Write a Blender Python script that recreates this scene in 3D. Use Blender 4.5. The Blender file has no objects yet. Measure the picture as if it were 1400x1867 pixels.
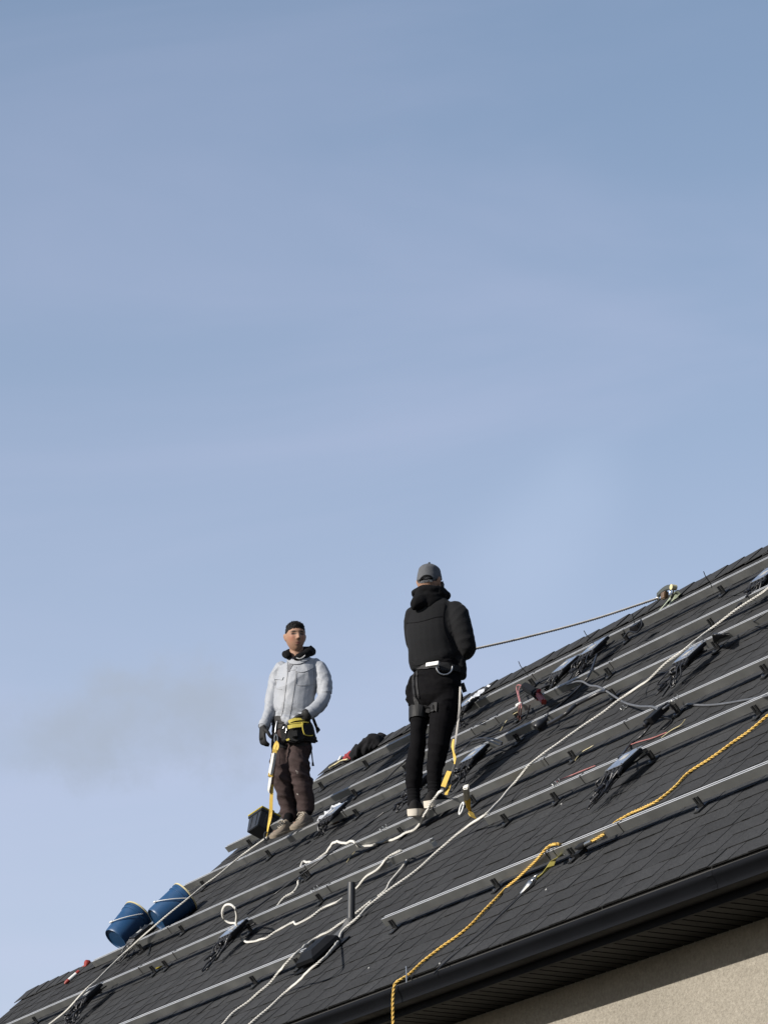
import bpy, bmesh, math, random
import numpy as np
from mathutils import Vector, Matrix, noise
from mathutils.bvhtree import BVHTree

random.seed(7)
sc = bpy.context.scene
col = sc.collection
rad = math.radians

# ------------------------------------------------------------------ camera
cam_d = bpy.data.cameras.new('camera'); cam = bpy.data.objects.new('camera', cam_d); col.objects.link(cam)
cam.location = (0, 0, 1.6)                       # a person on the lawn, long lens
cam.rotation_euler = (rad(90 + 18.563), 0, 0)
cam_d.sensor_width = 36; cam_d.sensor_fit = 'AUTO'
cam_d.lens = 36 * 6470 / 1867
cam_d.clip_start = 0.1; cam_d.clip_end = 3000
sc.camera = cam

# ------------------------------------------------------------------ light
SUN_AZ, SUN_EL = -117.0, 24.5                     # degrees from the view heading (negative = left), elevation
SUN = Vector((math.sin(rad(SUN_AZ)) * math.cos(rad(SUN_EL)), math.cos(rad(SUN_AZ)) * math.cos(rad(SUN_EL)), math.sin(rad(SUN_EL))))
sl = bpy.data.lights.new('sun', 'SUN'); so = bpy.data.objects.new('sun', sl); col.objects.link(so)
sl.energy = 5.0; sl.angle = rad(0.55); sl.color = (1.0, .94, .86)
so.rotation_euler = SUN.to_track_quat('Z', 'Y').to_euler(); so.location = (-20, 5, 30)

world = bpy.data.worlds.new('World'); sc.world = world; world.use_nodes = True
nt = world.node_tree; nt.nodes.clear()
def wn(t, **k):
    n = nt.nodes.new(t)
    for a, b in k.items(): setattr(n, a, b)
    return n
sky = wn('ShaderNodeTexSky', sky_type='NISHITA', sun_disc=False, sun_elevation=rad(SUN_EL), sun_rotation=rad(SUN_AZ))
sky.air_density = 1.2; sky.dust_density = .7; sky.ozone_density = 1.3; sky.altitude = 300
tc = wn('ShaderNodeTexCoord')
def vmath(op, a=None, b=None, s=None):
    n = wn('ShaderNodeVectorMath', operation=op)
    for i, v in enumerate((a, b)):
        if v is None: continue
        if isinstance(v, (tuple, list, Vector)): n.inputs[i].default_value = v
        else: nt.links.new(v, n.inputs[i])
    if s is not None: n.inputs['Scale'].default_value = s
    return n
def fmath(op, a, b=None, clamp=False):
    n = wn('ShaderNodeMath', operation=op, use_clamp=clamp)
    for i, v in enumerate((a, b)):
        if v is None: continue
        if isinstance(v, (int, float)): n.inputs[i].default_value = v
        else: nt.links.new(v, n.inputs[i])
    return n.outputs[0]
def wnoise(vec, scale, detail, rough=.55, dist=0.):
    n = wn('ShaderNodeTexNoise'); n.inputs['Scale'].default_value = scale; n.inputs['Detail'].default_value = detail
    n.inputs['Roughness'].default_value = rough; n.inputs['Distortion'].default_value = dist
    nt.links.new(vec, n.inputs['Vector']); return n
def mapr(v, a, b, c, d):
    n = wn('ShaderNodeMapRange', interpolation_type='SMOOTHERSTEP')
    nt.links.new(v, n.inputs['Value'])
    for i, k in zip(('From Min', 'From Max', 'To Min', 'To Max'), (a, b, c, d)): n.inputs[i].default_value = k
    return n.outputs[0]
def mixc(f, a, b):
    n = wn('ShaderNodeMix', data_type='RGBA')
    nt.links.new(f, n.inputs[0])
    for i, v in ((6, a), (7, b)):
        if isinstance(v, tuple): n.inputs[i].default_value = v
        else: nt.links.new(v, n.inputs[i])
    return n.outputs[2]
d0 = tc.outputs['Generated']
# thin high veil: long soft streaks over the whole sky
mp = wn('ShaderNodeMapping'); nt.links.new(d0, mp.inputs['Vector']); mp.inputs['Rotation'].default_value = (.5, -.45, .3); mp.inputs['Scale'].default_value = (1.2, 1.2, 5)
sep = wn('ShaderNodeSeparateXYZ'); nt.links.new(d0, sep.inputs[0])
hazef = mapr(sep.outputs['Z'], .08, .54, .48, .09)    # thin haze, thicker toward the horizon
veil = fmath('ADD', hazef, mapr(wnoise(mp.outputs[0], 3.2, 5, .5, .6).outputs['Fac'], .36, .80, -.03, .10), clamp=True)
c1 = mixc(veil, sky.outputs[0], (4.75, 4.65, 6.15, 1))
# small grey fair-weather puffs: one kind of cloud, sparse over the sky; one hangs behind the roof's left end
warp = vmath('SCALE', vmath('SUBTRACT', wnoise(d0, 22, 6, .66).outputs['Color'], (.5, .5, .5)).outputs[0], s=.046)
dw = vmath('ADD', d0, warp.outputs[0])
cl = None
for c, w, hgt in (((-.0689, .963, .2587), .036, .0155), ((.61, .70, .36), .05, .02), ((-.72, .62, .30), .06, .022), ((.25, -.85, .45), .07, .03), ((-.5, -.72, .46), .06, .03), ((.9, -.1, .42), .06, .03)):
    q = vmath('DIVIDE', vmath('SUBTRACT', dw.outputs[0], c).outputs[0], (w, w, hgt))
    ln = vmath('LENGTH', q.outputs[0]).outputs['Value']
    m = mapr(ln, .25, 1.35, 1., 0.)
    cl = m if cl is None else fmath('MAXIMUM', cl, m)
# a soft wisp of cirrus on the right
dv = vmath('ADD', d0, vmath('SCALE', vmath('SUBTRACT', wnoise(d0, 9, 3, .5).outputs['Color'], (.5, .5, .5)).outputs[0], s=.03).outputs[0])
wi = None
for c, w in (((0.0355, 0.9541, 0.2974), .026), ((0.044, 0.9505, 0.3076), .026), ((0.0525, 0.9467, 0.3177), .022), ((0.0594, 0.9426, 0.3285), .018)):
    ln = vmath('LENGTH', vmath('SUBTRACT', dv.outputs[0], c).outputs[0]).outputs['Value']
    m = mapr(ln, .0, w * 1.35, .42, 0.)
    wi = m if wi is None else fmath('ADD', wi, m, clamp=True)
c1 = mixc(fmath('MULTIPLY', wi, .12), c1, (5.3, 6.05, 7.6, 1))
cl = fmath('MULTIPLY', cl, mapr(wnoise(d0, 34, 5, .6).outputs['Fac'], .20, .58, .45, .95))
c2 = mixc(cl, c1, (2.88, 3.32, 4.12, 1))
bg = wn('ShaderNodeBackground'); bg.inputs['Strength'].default_value = .089
out = wn('ShaderNodeOutputWorld')
nt.links.new(c2, bg.inputs['Color']); nt.links.new(bg.outputs[0], out.inputs['Surface'])

vs = sc.view_settings
vs.view_transform = 'Standard'; vs.look = 'None'; vs.gamma = 1; vs.use_curve_mapping = False
vs.exposure = .70
sc.render.engine = 'CYCLES'
sc.cycles.use_denoising = True
sc.cycles.max_bounces = 6

# ------------------------------------------------------------------ roof frame: u along the eave (to the right), v up the slope, h off the shingles
F0 = Vector((0.24111, 23.39437, 7.32563))
EU = Vector((0.459533, -0.888161, 0.0))
UV = Vector((0.649623, 0.336114, 0.681922))
NV = Vector((-0.605656, -0.313366, 0.731425))
INW = Vector((-EU.y, EU.x, 0)).normalized()      # horizontally into the house
ZU = Vector((0, 0, 1))
def W(u, v, h=0.): return F0 + EU * u + UV * v + NV * h
def Ws(l): return [W(*p) for p in l]
RM = Matrix((EU, UV, NV)).transposed()           # columns = roof axes

# ------------------------------------------------------------------ object helpers
wloc = {}
def wl(o): return wloc.get(o.name, Vector((0, 0, 0))) if o else Vector((0, 0, 0))
def thing(name, label, cat, loc, group=None, kind=None):
    o = bpy.data.objects.new(name, None); col.objects.link(o); o.location = loc; o.empty_display_size = .1
    wloc[o.name] = Vector(loc); o['label'] = label; o['category'] = cat
    if group: o['group'] = group
    if kind: o['kind'] = kind
    return o
def tag(o, label, cat, group=None):
    o['label'] = label; o['category'] = cat
    if group: o['group'] = group
    return o
def link(name, me, parent=None, origin=None):
    """mesh given in world coordinates; origin = world point of the object's own origin"""
    o = bpy.data.objects.new(name, me); col.objects.link(o)
    base = wl(parent); og = Vector(origin) if origin is not None else base.copy()
    me.transform(Matrix.Translation(-og)); me.update()
    if parent: o.parent = parent
    o.location = og - base; wloc[o.name] = og
    return o
class MB:
    def __init__(s): s.v = []; s.f = []; s.m = []; s.mi = 0
    def add(s, vs, fs):
        b = len(s.v); s.v.extend([tuple(p) for p in vs]); s.f.extend([tuple(b + i for i in f) for f in fs]); s.m.extend([s.mi] * len(fs))
    def box(s, c, hx, hy, hz, X=Vector((1, 0, 0)), Y=Vector((0, 1, 0)), Z=Vector((0, 0, 1))):
        c = Vector(c)
        vs = [c + X * (hx * a) + Y * (hy * b) + Z * (hz * d) for d in (-1, 1) for b in (-1, 1) for a in (-1, 1)]
        s.add(vs, [(0, 2, 3, 1), (4, 5, 7, 6), (0, 1, 5, 4), (2, 6, 7, 3), (0, 4, 6, 2), (1, 3, 7, 5)])
    def sweep(s, prof, A, Bv, p0, p1, caps=True):
        """closed 2-D profile [(a, b)...] swept straight from p0 to p1"""
        n = len(prof); vs = [p0 + A * a + Bv * b for a, b in prof] + [p1 + A * a + Bv * b for a, b in prof]
        fs = [(i, (i + 1) % n, n + (i + 1) % n, n + i) for i in range(n)]
        if caps: fs += [tuple(range(n))[::-1], tuple(range(n, 2 * n))]
        s.add(vs, fs)
    def tube(s, pts, r, n=8, caps=True, flat=1.0, ref=None):
        pts = [Vector(p) for p in pts]; k = len(pts)
        rs = r if isinstance(r, (list, tuple)) else [r] * k
        T = [(pts[min(i + 1, k - 1)] - pts[max(i - 1, 0)]).normalized() for i in range(k)]
        a = ref if ref else (Vector((0, 0, 1)) if abs(T[0].z) < .9 else Vector((1, 0, 0)))
        x = (a - T[0] * a.dot(T[0])).normalized(); vs = []
        for i in range(k):
            x = (x - T[i] * x.dot(T[i])).normalized(); y = T[i].cross(x)
            for j in range(n):
                w = 2 * math.pi * j / n
                vs.append(pts[i] + (x * math.cos(w) + y * (math.sin(w) * flat)) * rs[i])
        fs = [(i * n + j, i * n + (j + 1) % n, (i + 1) * n + (j + 1) % n, (i + 1) * n + j) for i in range(k - 1) for j in range(n)]
        if caps: fs += [tuple(range(n))[::-1], tuple(range((k - 1) * n, k * n))]
        s.add(vs, fs)
    def lathe(s, prof, c, axis, n=24, ref=None):
        axis = Vector(axis).normalized(); a = ref or (Vector((1, 0, 0)) if abs(axis.x) < .8 else Vector((0, 1, 0)))
        x = (a - axis * a.dot(axis)).normalized(); y = axis.cross(x); vs = []; k = len(prof)
        for r, z in prof:
            for j in range(n):
                w = 2 * math.pi * j / n
                vs.append(Vector(c) + axis * z + (x * math.cos(w) + y * math.sin(w)) * r)
        fs = [(i * n + j, i * n + (j + 1) % n, (i + 1) * n + (j + 1) % n, (i + 1) * n + j) for i in range(k - 1) for j in range(n)]
        s.add(vs, fs)
    def ribbon(s, pts, wdirs, width, thick):
        """flat strap: pts with a width direction per point (or one for all)"""
        pts = [Vector(p) for p in pts]; k = len(pts); vs = []
        ws = wdirs if isinstance(wdirs, list) else [Vector(wdirs)] * k
        wd = width if isinstance(width, list) else [width] * k
        for i in range(k):
            t = (pts[min(i + 1, k - 1)] - pts[max(i - 1, 0)]).normalized()
            w = ws[i] - t * ws[i].dot(t); w.normalize(); nn = t.cross(w)
            for a, b in ((-1, -1), (1, -1), (1, 1), (-1, 1)): vs.append(pts[i] + w * (a * wd[i] / 2) + nn * (b * thick / 2))
        fs = [(i * 4 + j, i * 4 + (j + 1) % 4, (i + 1) * 4 + (j + 1) % 4, (i + 1) * 4 + j) for i in range(k - 1) for j in range(4)]
        fs += [(3, 2, 1, 0), tuple(range((k - 1) * 4, k * 4))]
        s.add(vs, fs)
    def mesh(s, name, mats=(), smooth=None, bevel=0):
        me = bpy.data.meshes.new(name); me.from_pydata(s.v, [], s.f)
        for m in (mats if isinstance(mats, (list, tuple)) else [mats]): me.materials.append(m)
        if any(s.m): me.polygons.foreach_set('material_index', s.m)
        bm = bmesh.new(); bm.from_mesh(me); bmesh.ops.recalc_face_normals(bm, faces=bm.faces)
        if bevel: bmesh.ops.bevel(bm, geom=[e for e in bm.edges if len(e.link_faces) == 2 and e.calc_face_angle(0) > .6], offset=bevel, segments=2, affect='EDGES', clamp_overlap=True)
        bm.to_mesh(me); bm.free()
        if smooth is not None:
            me.polygons.foreach_set('use_smooth', [True] * len(me.polygons)); me.set_sharp_from_angle(angle=rad(smooth))
        me.update(); return me
    def build(s, name, mats, parent=None, smooth=None, bevel=0, origin=None):
        return link(name, s.mesh(name, mats, smooth, bevel), parent, origin)
def spline(pts, step=.03):
    """Catmull-Rom through 3-D points"""
    P = [Vector(p) for p in pts]; P = [P[0] * 2 - P[1]] + P + [P[-1] * 2 - P[-2]]; o = []
    for i in range(1, len(P) - 2):
        a, b, c, d = P[i - 1:i + 3]; n = max(2, int((c - b).length / step))
        for k in range(n):
            t = k / n
            o.append(.5 * ((2 * b) + (c - a) * t + (2 * a - 5 * b + 4 * c - d) * t * t + (3 * b - a - 3 * c + d) * t ** 3))
    o.append(P[-2]); return o

# ------------------------------------------------------------------ materials
def mat(name, c, rough=.6, var=.15, vscale=8., bump=0., bscale=60., metal=0., spec=.5, c2=None, attr=None, objrand=0., detail=6., sheen=0., bdist=.01, coat=0., blotch=0.):
    m = bpy.data.materials.new(name); m.use_nodes = True; t = m.node_tree; b = t.nodes['Principled BSDF']; L = t.links
    def nn(k, **kw):
        n = t.nodes.new(k)
        for a, v in kw.items(): setattr(n, a, v)
        return n
    geo = nn('ShaderNodeNewGeometry')
    nz = nn('ShaderNodeTexNoise'); nz.inputs['Scale'].default_value = vscale; nz.inputs['Detail'].default_value = detail; nz.inputs['Roughness'].default_value = .62
    L.new(geo.outputs['Position'], nz.inputs['Vector'])
    mx = nn('ShaderNodeMix', data_type='RGBA')
    K = .66                                      # the picture is exposed two thirds of a stop up for the sky, so pigments sit a little lower
    c = tuple(x * K for x in c); c2 = tuple(x * K for x in c2) if c2 else None; e = tuple(c2) if c2 else tuple(x * (1 + var) for x in c)
    lo = c if c2 else tuple(x * (1 - var) for x in c)
    mr = nn('ShaderNodeMapRange'); mr.inputs['From Min'].default_value = .3; mr.inputs['From Max'].default_value = .7; L.new(nz.outputs['Fac'], mr.inputs['Value'])
    L.new(mr.outputs[0], mx.inputs[0]); mx.inputs[6].default_value = lo + (1,); mx.inputs[7].default_value = e + (1,)
    colr = mx.outputs[2]
    if attr:
        at = nn('ShaderNodeAttribute', attribute_name=attr)
        mu = nn('ShaderNodeMix', data_type='RGBA', blend_type='MULTIPLY'); mu.inputs[0].default_value = 1
        L.new(colr, mu.inputs[6]); L.new(at.outputs['Color'], mu.inputs[7]); colr = mu.outputs[2]
    if objrand:
        oi = nn('ShaderNodeObjectInfo'); r2 = nn('ShaderNodeMapRange'); r2.inputs['To Min'].default_value = 1 - objrand; r2.inputs['To Max'].default_value = 1 + objrand
        L.new(oi.outputs['Random'], r2.inputs['Value'])
        mu = nn('ShaderNodeVectorMath', operation='SCALE'); L.new(colr, mu.inputs[0]); L.new(r2.outputs[0], mu.inputs['Scale']); colr = mu.outputs[0]
    if blotch:
        n3 = nn('ShaderNodeTexNoise'); n3.inputs['Scale'].default_value = 1.7; n3.inputs['Detail'].default_value = 7; n3.inputs['Roughness'].default_value = .68; L.new(geo.outputs['Position'], n3.inputs['Vector'])
        r3 = nn('ShaderNodeMapRange'); r3.inputs['From Min'].default_value = .3; r3.inputs['From Max'].default_value = .7; r3.inputs['To Min'].default_value = 1 - blotch; r3.inputs['To Max'].default_value = 1 + blotch; L.new(n3.outputs['Fac'], r3.inputs['Value'])
        m3 = nn('ShaderNodeVectorMath', operation='SCALE'); L.new(colr, m3.inputs[0]); L.new(r3.outputs[0], m3.inputs['Scale']); colr = m3.outputs[0]
    L.new(colr, b.inputs['Base Color'])
    rr = nn('ShaderNodeMapRange'); rr.inputs['From Min'].default_value = .25; rr.inputs['From Max'].default_value = .75
    rr.inputs['To Min'].default_value = max(.02, rough - .09); rr.inputs['To Max'].default_value = min(1, rough + .09)
    L.new(nz.outputs['Fac'], rr.inputs['Value']); L.new(rr.outputs[0], b.inputs['Roughness'])
    b.inputs['Metallic'].default_value = metal; b.inputs['Specular IOR Level'].default_value = spec
    if sheen: b.inputs['Sheen Weight'].default_value = sheen; b.inputs['Sheen Roughness'].default_value = .4
    if coat: b.inputs['Coat Weight'].default_value = coat
    if bump:
        n2 = nn('ShaderNodeTexNoise'); n2.inputs['Scale'].default_value = bscale; n2.inputs['Detail'].default_value = 5; L.new(geo.outputs['Position'], n2.inputs['Vector'])
        bp = nn('ShaderNodeBump'); bp.inputs['Strength'].default_value = bump; bp.inputs['Distance'].default_value = bdist
        L.new(n2.outputs['Fac'], bp.inputs['Height']); L.new(bp.outputs[0], b.inputs['Normal'])
    return m
M = {}
M['shingle'] = mat('asphalt_granules', (.0160, .0168, .0184), .95, blotch=.15, bump=.6, bscale=380, vscale=80, c2=(.0435, .0447, .047), attr='tone', objrand=.12, detail=3, spec=.22, bdist=.004)
M['alu'] = mat('mill_aluminium', (.50, .51, .50), .40, var=.08, vscale=5, metal=.86, bump=.05, bscale=90)
M['lip'] = mat('rail_lip_highlight', (.70, .71, .72), .45, var=.06, vscale=7, metal=.45)  # same rail metal made paler, painting the highlight along the top edges
M['bracket'] = mat('black_bracket_metal', (.02, .021, .023), .5, metal=.2)
M['steel'] = mat('zinc_plated_steel', (.58, .58, .57), .3, metal=.95, var=.1)
M['black_metal'] = mat('black_painted_aluminium', (.0035, .004, .0056), .6, var=.2, vscale=3, spec=.08)
M['soffit'] = mat('black_soffit_panel', (.0045, .005, .005), .6, var=.2, vscale=3, spec=.1)
M['stucco'] = mat('beige_stucco', (.235, .213, .176), .95, bump=.75, bscale=75, vscale=48., blotch=.08, detail=3, c2=(.34, .313, .262), spec=.15, bdist=.012)
M['deck'] = mat('roof_deck', (.03, .03, .03), .9)
M['grass'] = mat('lawn_grass', (.030, .036, .020), .97, c2=(.058, .052, .036), vscale=1.5, bump=.5, bscale=12)
M['rope_white'] = mat('white_polypropylene_rope', (.66, .645, .60), .75, var=.12, vscale=14)
M['rope_grey'] = mat('weathered_grey_rope', (.46, .44, .41), .85, var=.2, vscale=14)
M['rope_yellow'] = mat('yellow_orange_rope', (.64, .38, .06), .6, c2=(.74, .50, .12), vscale=9)
M['cable'] = mat('black_cable_rubber', (.012, .012, .014), .42, var=.2)
M['cable_grey'] = mat('grey_cable', (.10, .105, .115), .5, var=.2)
M['inv_top'] = mat('inverter_anodised_top', (.88, .91, .97), .2, metal=.88, var=.12, vscale=14, bump=.12, bscale=22, bdist=.006)
M['inv'] = mat('inverter_black_case', (.006, .0065, .008), .6, var=.2, spec=.2)
M['matte'] = mat('matte_black_tool', (.0055, .006, .0075), .8, var=.2, spec=.12)
M['pipe'] = mat('dark_vent_pipe', (.018, .02, .024), .5, var=.2)
M['flash'] = mat('lead_flashing', (.10, .10, .098), .55, metal=.4, var=.15, vscale=18)
M['vent'] = mat('black_vent_plastic', (.0045, .0048, .006), .55, var=.2, spec=.15)
M['pail'] = mat('blue_pail_plastic', (.009, .055, .145), .4, c2=(.015, .068, .168), vscale=9, spec=.45)
M['cream'] = mat('cream_plastic', (.66, .58, .33), .5, var=.1)
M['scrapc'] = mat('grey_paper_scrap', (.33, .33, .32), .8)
M['white'] = mat('white_plastic', (.74, .74, .72), .5, var=.06)
M['tote'] = mat('black_tote_plastic', (.014, .015, .018), .4, var=.2)
M['yellow'] = mat('yellow_plastic', (.72, .58, .07), .5, var=.1)
M['web'] = mat('yellow_webbing', (.62, .40, .04), .7, c2=(.7, .48, .08), vscale=30)
M['web_old'] = mat('olive_yellow_webbing', (.34, .30, .05), .75, c2=(.48, .42, .12), vscale=25)
M['web_green'] = mat('grey_green_webbing', (.22, .27, .20), .8, c2=(.36, .38, .27), vscale=40)
M['packwhite'] = mat('white_shock_pack', (.66, .65, .60), .6, c2=(.5, .49, .45), vscale=30)
M['orange_red'] = mat('orange_red_plastic', (.26, .022, .012), .55, var=.15)
M['red'] = mat('red_cloth', (.25, .010, .018), .85, var=.3, vscale=20)
M['redwire'] = mat('red_wire', (.42, .17, .16), .5, var=.2)
M['rust'] = mat('rusty_brown_leather', (.19, .085, .035), .7, var=.3, vscale=30)
M['navy'] = mat('navy_plastic', (.025, .04, .10), .5, var=.2)
M['film'] = mat('crinkled_clear_film', (.55, .57, .60), .12, var=.2, vscale=30, spec=.8)
M['olive'] = mat('olive_lever', (.06, .065, .05), .5)
M['copper'] = mat('bronze_rope_grab', (.27, .17, .09), .45, metal=.6, var=.25, vscale=40)

# ------------------------------------------------------------------ ground
g = MB(); g.add([(-600, -600, 0), (600, -600, 0), (600, 600, 0), (-600, 600, 0)], [(0, 1, 2, 3)])
go = g.build('ground', M['grass']); go['kind'] = 'structure'

# ------------------------------------------------------------------ house
V_EAVE, V_RIDGE, U_L, U_R = -2.985, 2.375, -4.81, 9.6
VW_RIDGE, UW_L = -.16, -6.68                     # the lower wing on the left
LIP = -3.05
def lip(u, inn=0., up=0.): return W(u, LIP, 0) + INW * inn + ZU * up
zl = lip(0).z
house = thing('house', 'tall house with dark shingle roof, black gutter and beige stucco wall', 'house', (lip(2, 4).x, lip(2, 4).y, 0))
d_w = .466                                        # wall face behind the gutter lip
# walls: main block and lower wing, gables closed under the roof planes
def ridge_pt(u, v, h): return W(u, v, h)
def wall_block(u0, u1, vr, name):
    m = MB(); half = (vr - LIP) * math.cos(math.atan2(UV.z, UV.dot(INW)))
    top = zl - .07
    zr = W(0, vr, 0).z - .12
    i0, i1 = d_w, 2 * half - d_w
    a = [lip(u, i) for u in (u0, u1) for i in (i0, i1)]
    for p in a: p.z = 0
    vs = []
    for u in (u0, u1):
        for i in (i0, half, i1):
            p = lip(u, i); b = Vector((p.x, p.y, 0)); t = Vector((p.x, p.y, zr if i == half else top)); vs += [b, t]
    # order per end: b0 t0 bm tm b1 t1
    fs = [(0, 1, 7, 6), (4, 10, 11, 5), (0, 2, 3, 1), (2, 4, 5, 3), (6, 7, 9, 8), (8, 9, 11, 10)]
    m.add(vs, fs)
    return m.build(name, M['stucco'], house)
wall_block(U_L + .35, U_R - .3, V_RIDGE, 'wall')
wall_block(UW_L + .35, U_L + .34, VW_RIDGE, 'wing_wall')
# roof deck: front and back slopes as slabs
rf = MB()
BU = Vector((-UV.dot(INW) * INW.x, -UV.dot(INW) * INW.y, UV.z))   # up-slope direction of the back face
def slab(u0, u1, v0, v1, vr):
    th = .10
    P = [W(u0, v0), W(u1, v0), W(u1, v1), W(u0, v1)]
    vs = [p + NV * -.001 for p in P] + [p - ZU * th for p in P]
    rf.add(vs, [(0, 1, 2, 3), (7, 6, 5, 4), (0, 4, 5, 1), (1, 5, 6, 2), (2, 6, 7, 3), (3, 7, 4, 0)])
    Q = [W(u0, vr) , W(u1, vr), W(u1, vr) - BU * (vr - v0), W(u0, vr) - BU * (vr - v0)]
    vs = [p + ZU * .002 for p in Q] + [p - ZU * th for p in Q]
    rf.add(vs, [(0, 1, 2, 3), (7, 6, 5, 4), (0, 4, 5, 1), (1, 5, 6, 2), (2, 6, 7, 3), (3, 7, 4, 0)])
slab(U_L + .02, U_R, V_EAVE + .02, V_RIDGE - .004, V_RIDGE - .004)
slab(UW_L + .02, U_L + .0195, V_EAVE + .02, VW_RIDGE - .004, VW_RIDGE - .004)
roof = rf.build('roof', M['deck'], house)

# shingles: laminated strips, one metre long, with raised teeth
EXP, SL = .143, 1.0
def tone_mesh(name, vs, fs, tones):
    me = bpy.data.meshes.new(name); me.from_pydata([tuple(v) for v in vs], [], fs); me.materials.append(M['shingle'])
    at = me.attributes.new('tone', 'FLOAT_COLOR', 'FACE')
    at.data.foreach_set('color', [c for t in tones for c in (t, t, t, 1)])
    me.update(); return me
def shingle_geo(r, L):
    """one strip in its own frame: x along the course, y up the slope, z off the roof"""
    vs, fs, tn = [], [], []
    def bx(x0, x1, zf0, zf1, zb, y0, y1, t):
        b = len(vs)
        vs.extend([(x0, y0, zf0), (x1, y0, zf0), (x1, y0, zf1), (x0, y0, zf1), (x1, y1, zb), (x0, y1, zb), (x1, y1, 0), (x0, y1, 0)])
        fs.extend([(b, b + 1, b + 2, b + 3), (b + 3, b + 2, b + 4, b + 5), (b + 1, b + 6, b + 4, b + 2), (b, b + 3, b + 5, b + 7)]); tn.extend([t] * 4)
    bx(.0015, L - .0015, .001, .0068, .0032, 0, EXP + .02, r.uniform(.88, 1.0))
    x = r.uniform(0, .12)
    while x < L - .06:
        w = r.uniform(.11, .27); w = min(w, L - .004 - x)
        if w > .05:
            bx(x, x + w, .0069, .0095 + r.uniform(-.0008, .0010), .0053, -.0015, EXP + .004, r.uniform(.90, 1.11))
        x += w + r.uniform(.06, .19)
    return vs, fs, tn
r = random.Random(11)
variants = [shingle_geo(r, SL) for _ in range(26)]
vmesh = [tone_mesh('shingle', *g) for g in variants]
ct, st_ = math.cos(rad(18.563)), math.sin(rad(18.563))
def project(P):
    d = P - cam.location; z = d.y * ct + d.z * st_; return 700 + 6470 * d.x / z, 933.5 - 6470 * (-d.y * st_ + d.z * ct) / z, z
cands, singles = [], []
ncourse = int((V_RIDGE - V_EAVE) / EXP) + 1
for k in range(ncourse):
    v = V_EAVE + k * EXP; left = UW_L if v < VW_RIDGE - .06 else U_L
    x = left + r.choice((0, -.165, -.33, -.5, -.66, -.83)) + r.uniform(-.012, .012)
    while x < U_R:
        a, b = max(x, left + r.uniform(-.006, .006)), min(x + SL, U_R)
        full = a == x and b == x + SL
        P = W((a + b) / 2, v + EXP / 2); px, py, z = project(P)
        size = (1 / (z * z)) * (b - a) if -60 < px < 1460 and py < 1920 else 0
        if full or b - a > .05:
            cands.append((size if full else 0, a, b, v, full, r.randrange(26), r.uniform(-.0012, .0012), r.uniform(-.0022, .0022)))
        x += SL
cands.sort(key=lambda c: -c[0])
sv, sf, stn = [], [], []
for i, (size, a, b, v, full, vi, dz, rot) in enumerate(cands):
    mt = Matrix.Translation(W(a, v, dz)) @ RM.to_4x4() @ Matrix.Rotation(rot, 4, 'Z')
    if i < 300 and size > 0:
        o = bpy.data.objects.new('shingle', vmesh[vi]); col.objects.link(o); o.parent = roof
        o.matrix_local = Matrix.Translation(-wl(roof)) @ mt
    else:
        g_ = variants[vi] if full else shingle_geo(r, b - a)
        n0 = len(sv); sv.extend([mt @ Vector(p) for p in g_[0]]); sf.extend([tuple(n0 + q for q in f) for f in g_[1]]); stn.extend(t * r.uniform(.97, 1.03) for t in g_[2])
me = tone_mesh('shingle_courses', sv, sf, stn)
o = link('shingle_courses', me, roof); o['kind'] = 'stuff'
# back slopes: plain shingle sheet just over the deck (never faces the street)
# ridge caps: bent pieces, thick end to the right
def cap_geo(Lc, r_, l0=.007, l1=.016):
    vs, fs, tn = [], [], []
    ang = math.atan2(UV.z, UV.dot(INW))
    prof = [(-.125, -.125 * math.tan(ang) * .93), (-.05, -.05 * math.tan(ang) * .8), (-.02, -.006), (.02, -.006), (.05, -.05 * math.tan(ang) * .8), (.125, -.125 * math.tan(ang) * .93)]
    for x, lift in ((0, l0), (Lc, l1)):
        for th in (0, -.007):
            for y, z in prof: vs.append((x, y, z + lift + th))
    n = 6
    for i in range(n - 1):
        fs.append((i, i + 1, 2 * n + i + 1, 2 * n + i)); fs.append((2 * n + i, 2 * n + i + 1, 3 * n + i + 1, 3 * n + i)); fs.append((i + n, i, i + 1, i + 1 + n)[::-1])
    for i in (0, n - 1): fs.append((i, 2 * n + i, 3 * n + i, n + i))
    t = r_.uniform(.85, 1.1); return vs, fs, [t] * len(fs)
capm = [tone_mesh('ridge_cap', *cap_geo(.275, r)) for _ in range(5)]; flatcap = [tone_mesh('ridge_cap', *cap_geo(.275, r, .005, .011)) for _ in range(4)]
HB = Matrix((EU, INW, ZU)).transposed().to_4x4()
def caps(u0, u1, vr, kit):
    x = u0
    while x < u1:
        o = bpy.data.objects.new('ridge_cap', r.choice(kit)); col.objects.link(o); o.parent = roof
        o.matrix_local = Matrix.Translation(W(x, vr, 0) + ZU * (.012 + r.uniform(-.002, .003)) - wl(roof)) @ HB @ Matrix.Rotation(r.uniform(-.012, .012), 4, 'X') @ Matrix.Rotation(r.uniform(-.015, .015), 4, 'Z')
        x += .215
caps(U_L - .02, U_R - .2, V_RIDGE, capm)
caps(UW_L - .06, U_L - .05, VW_RIDGE, flatcap)

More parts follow.
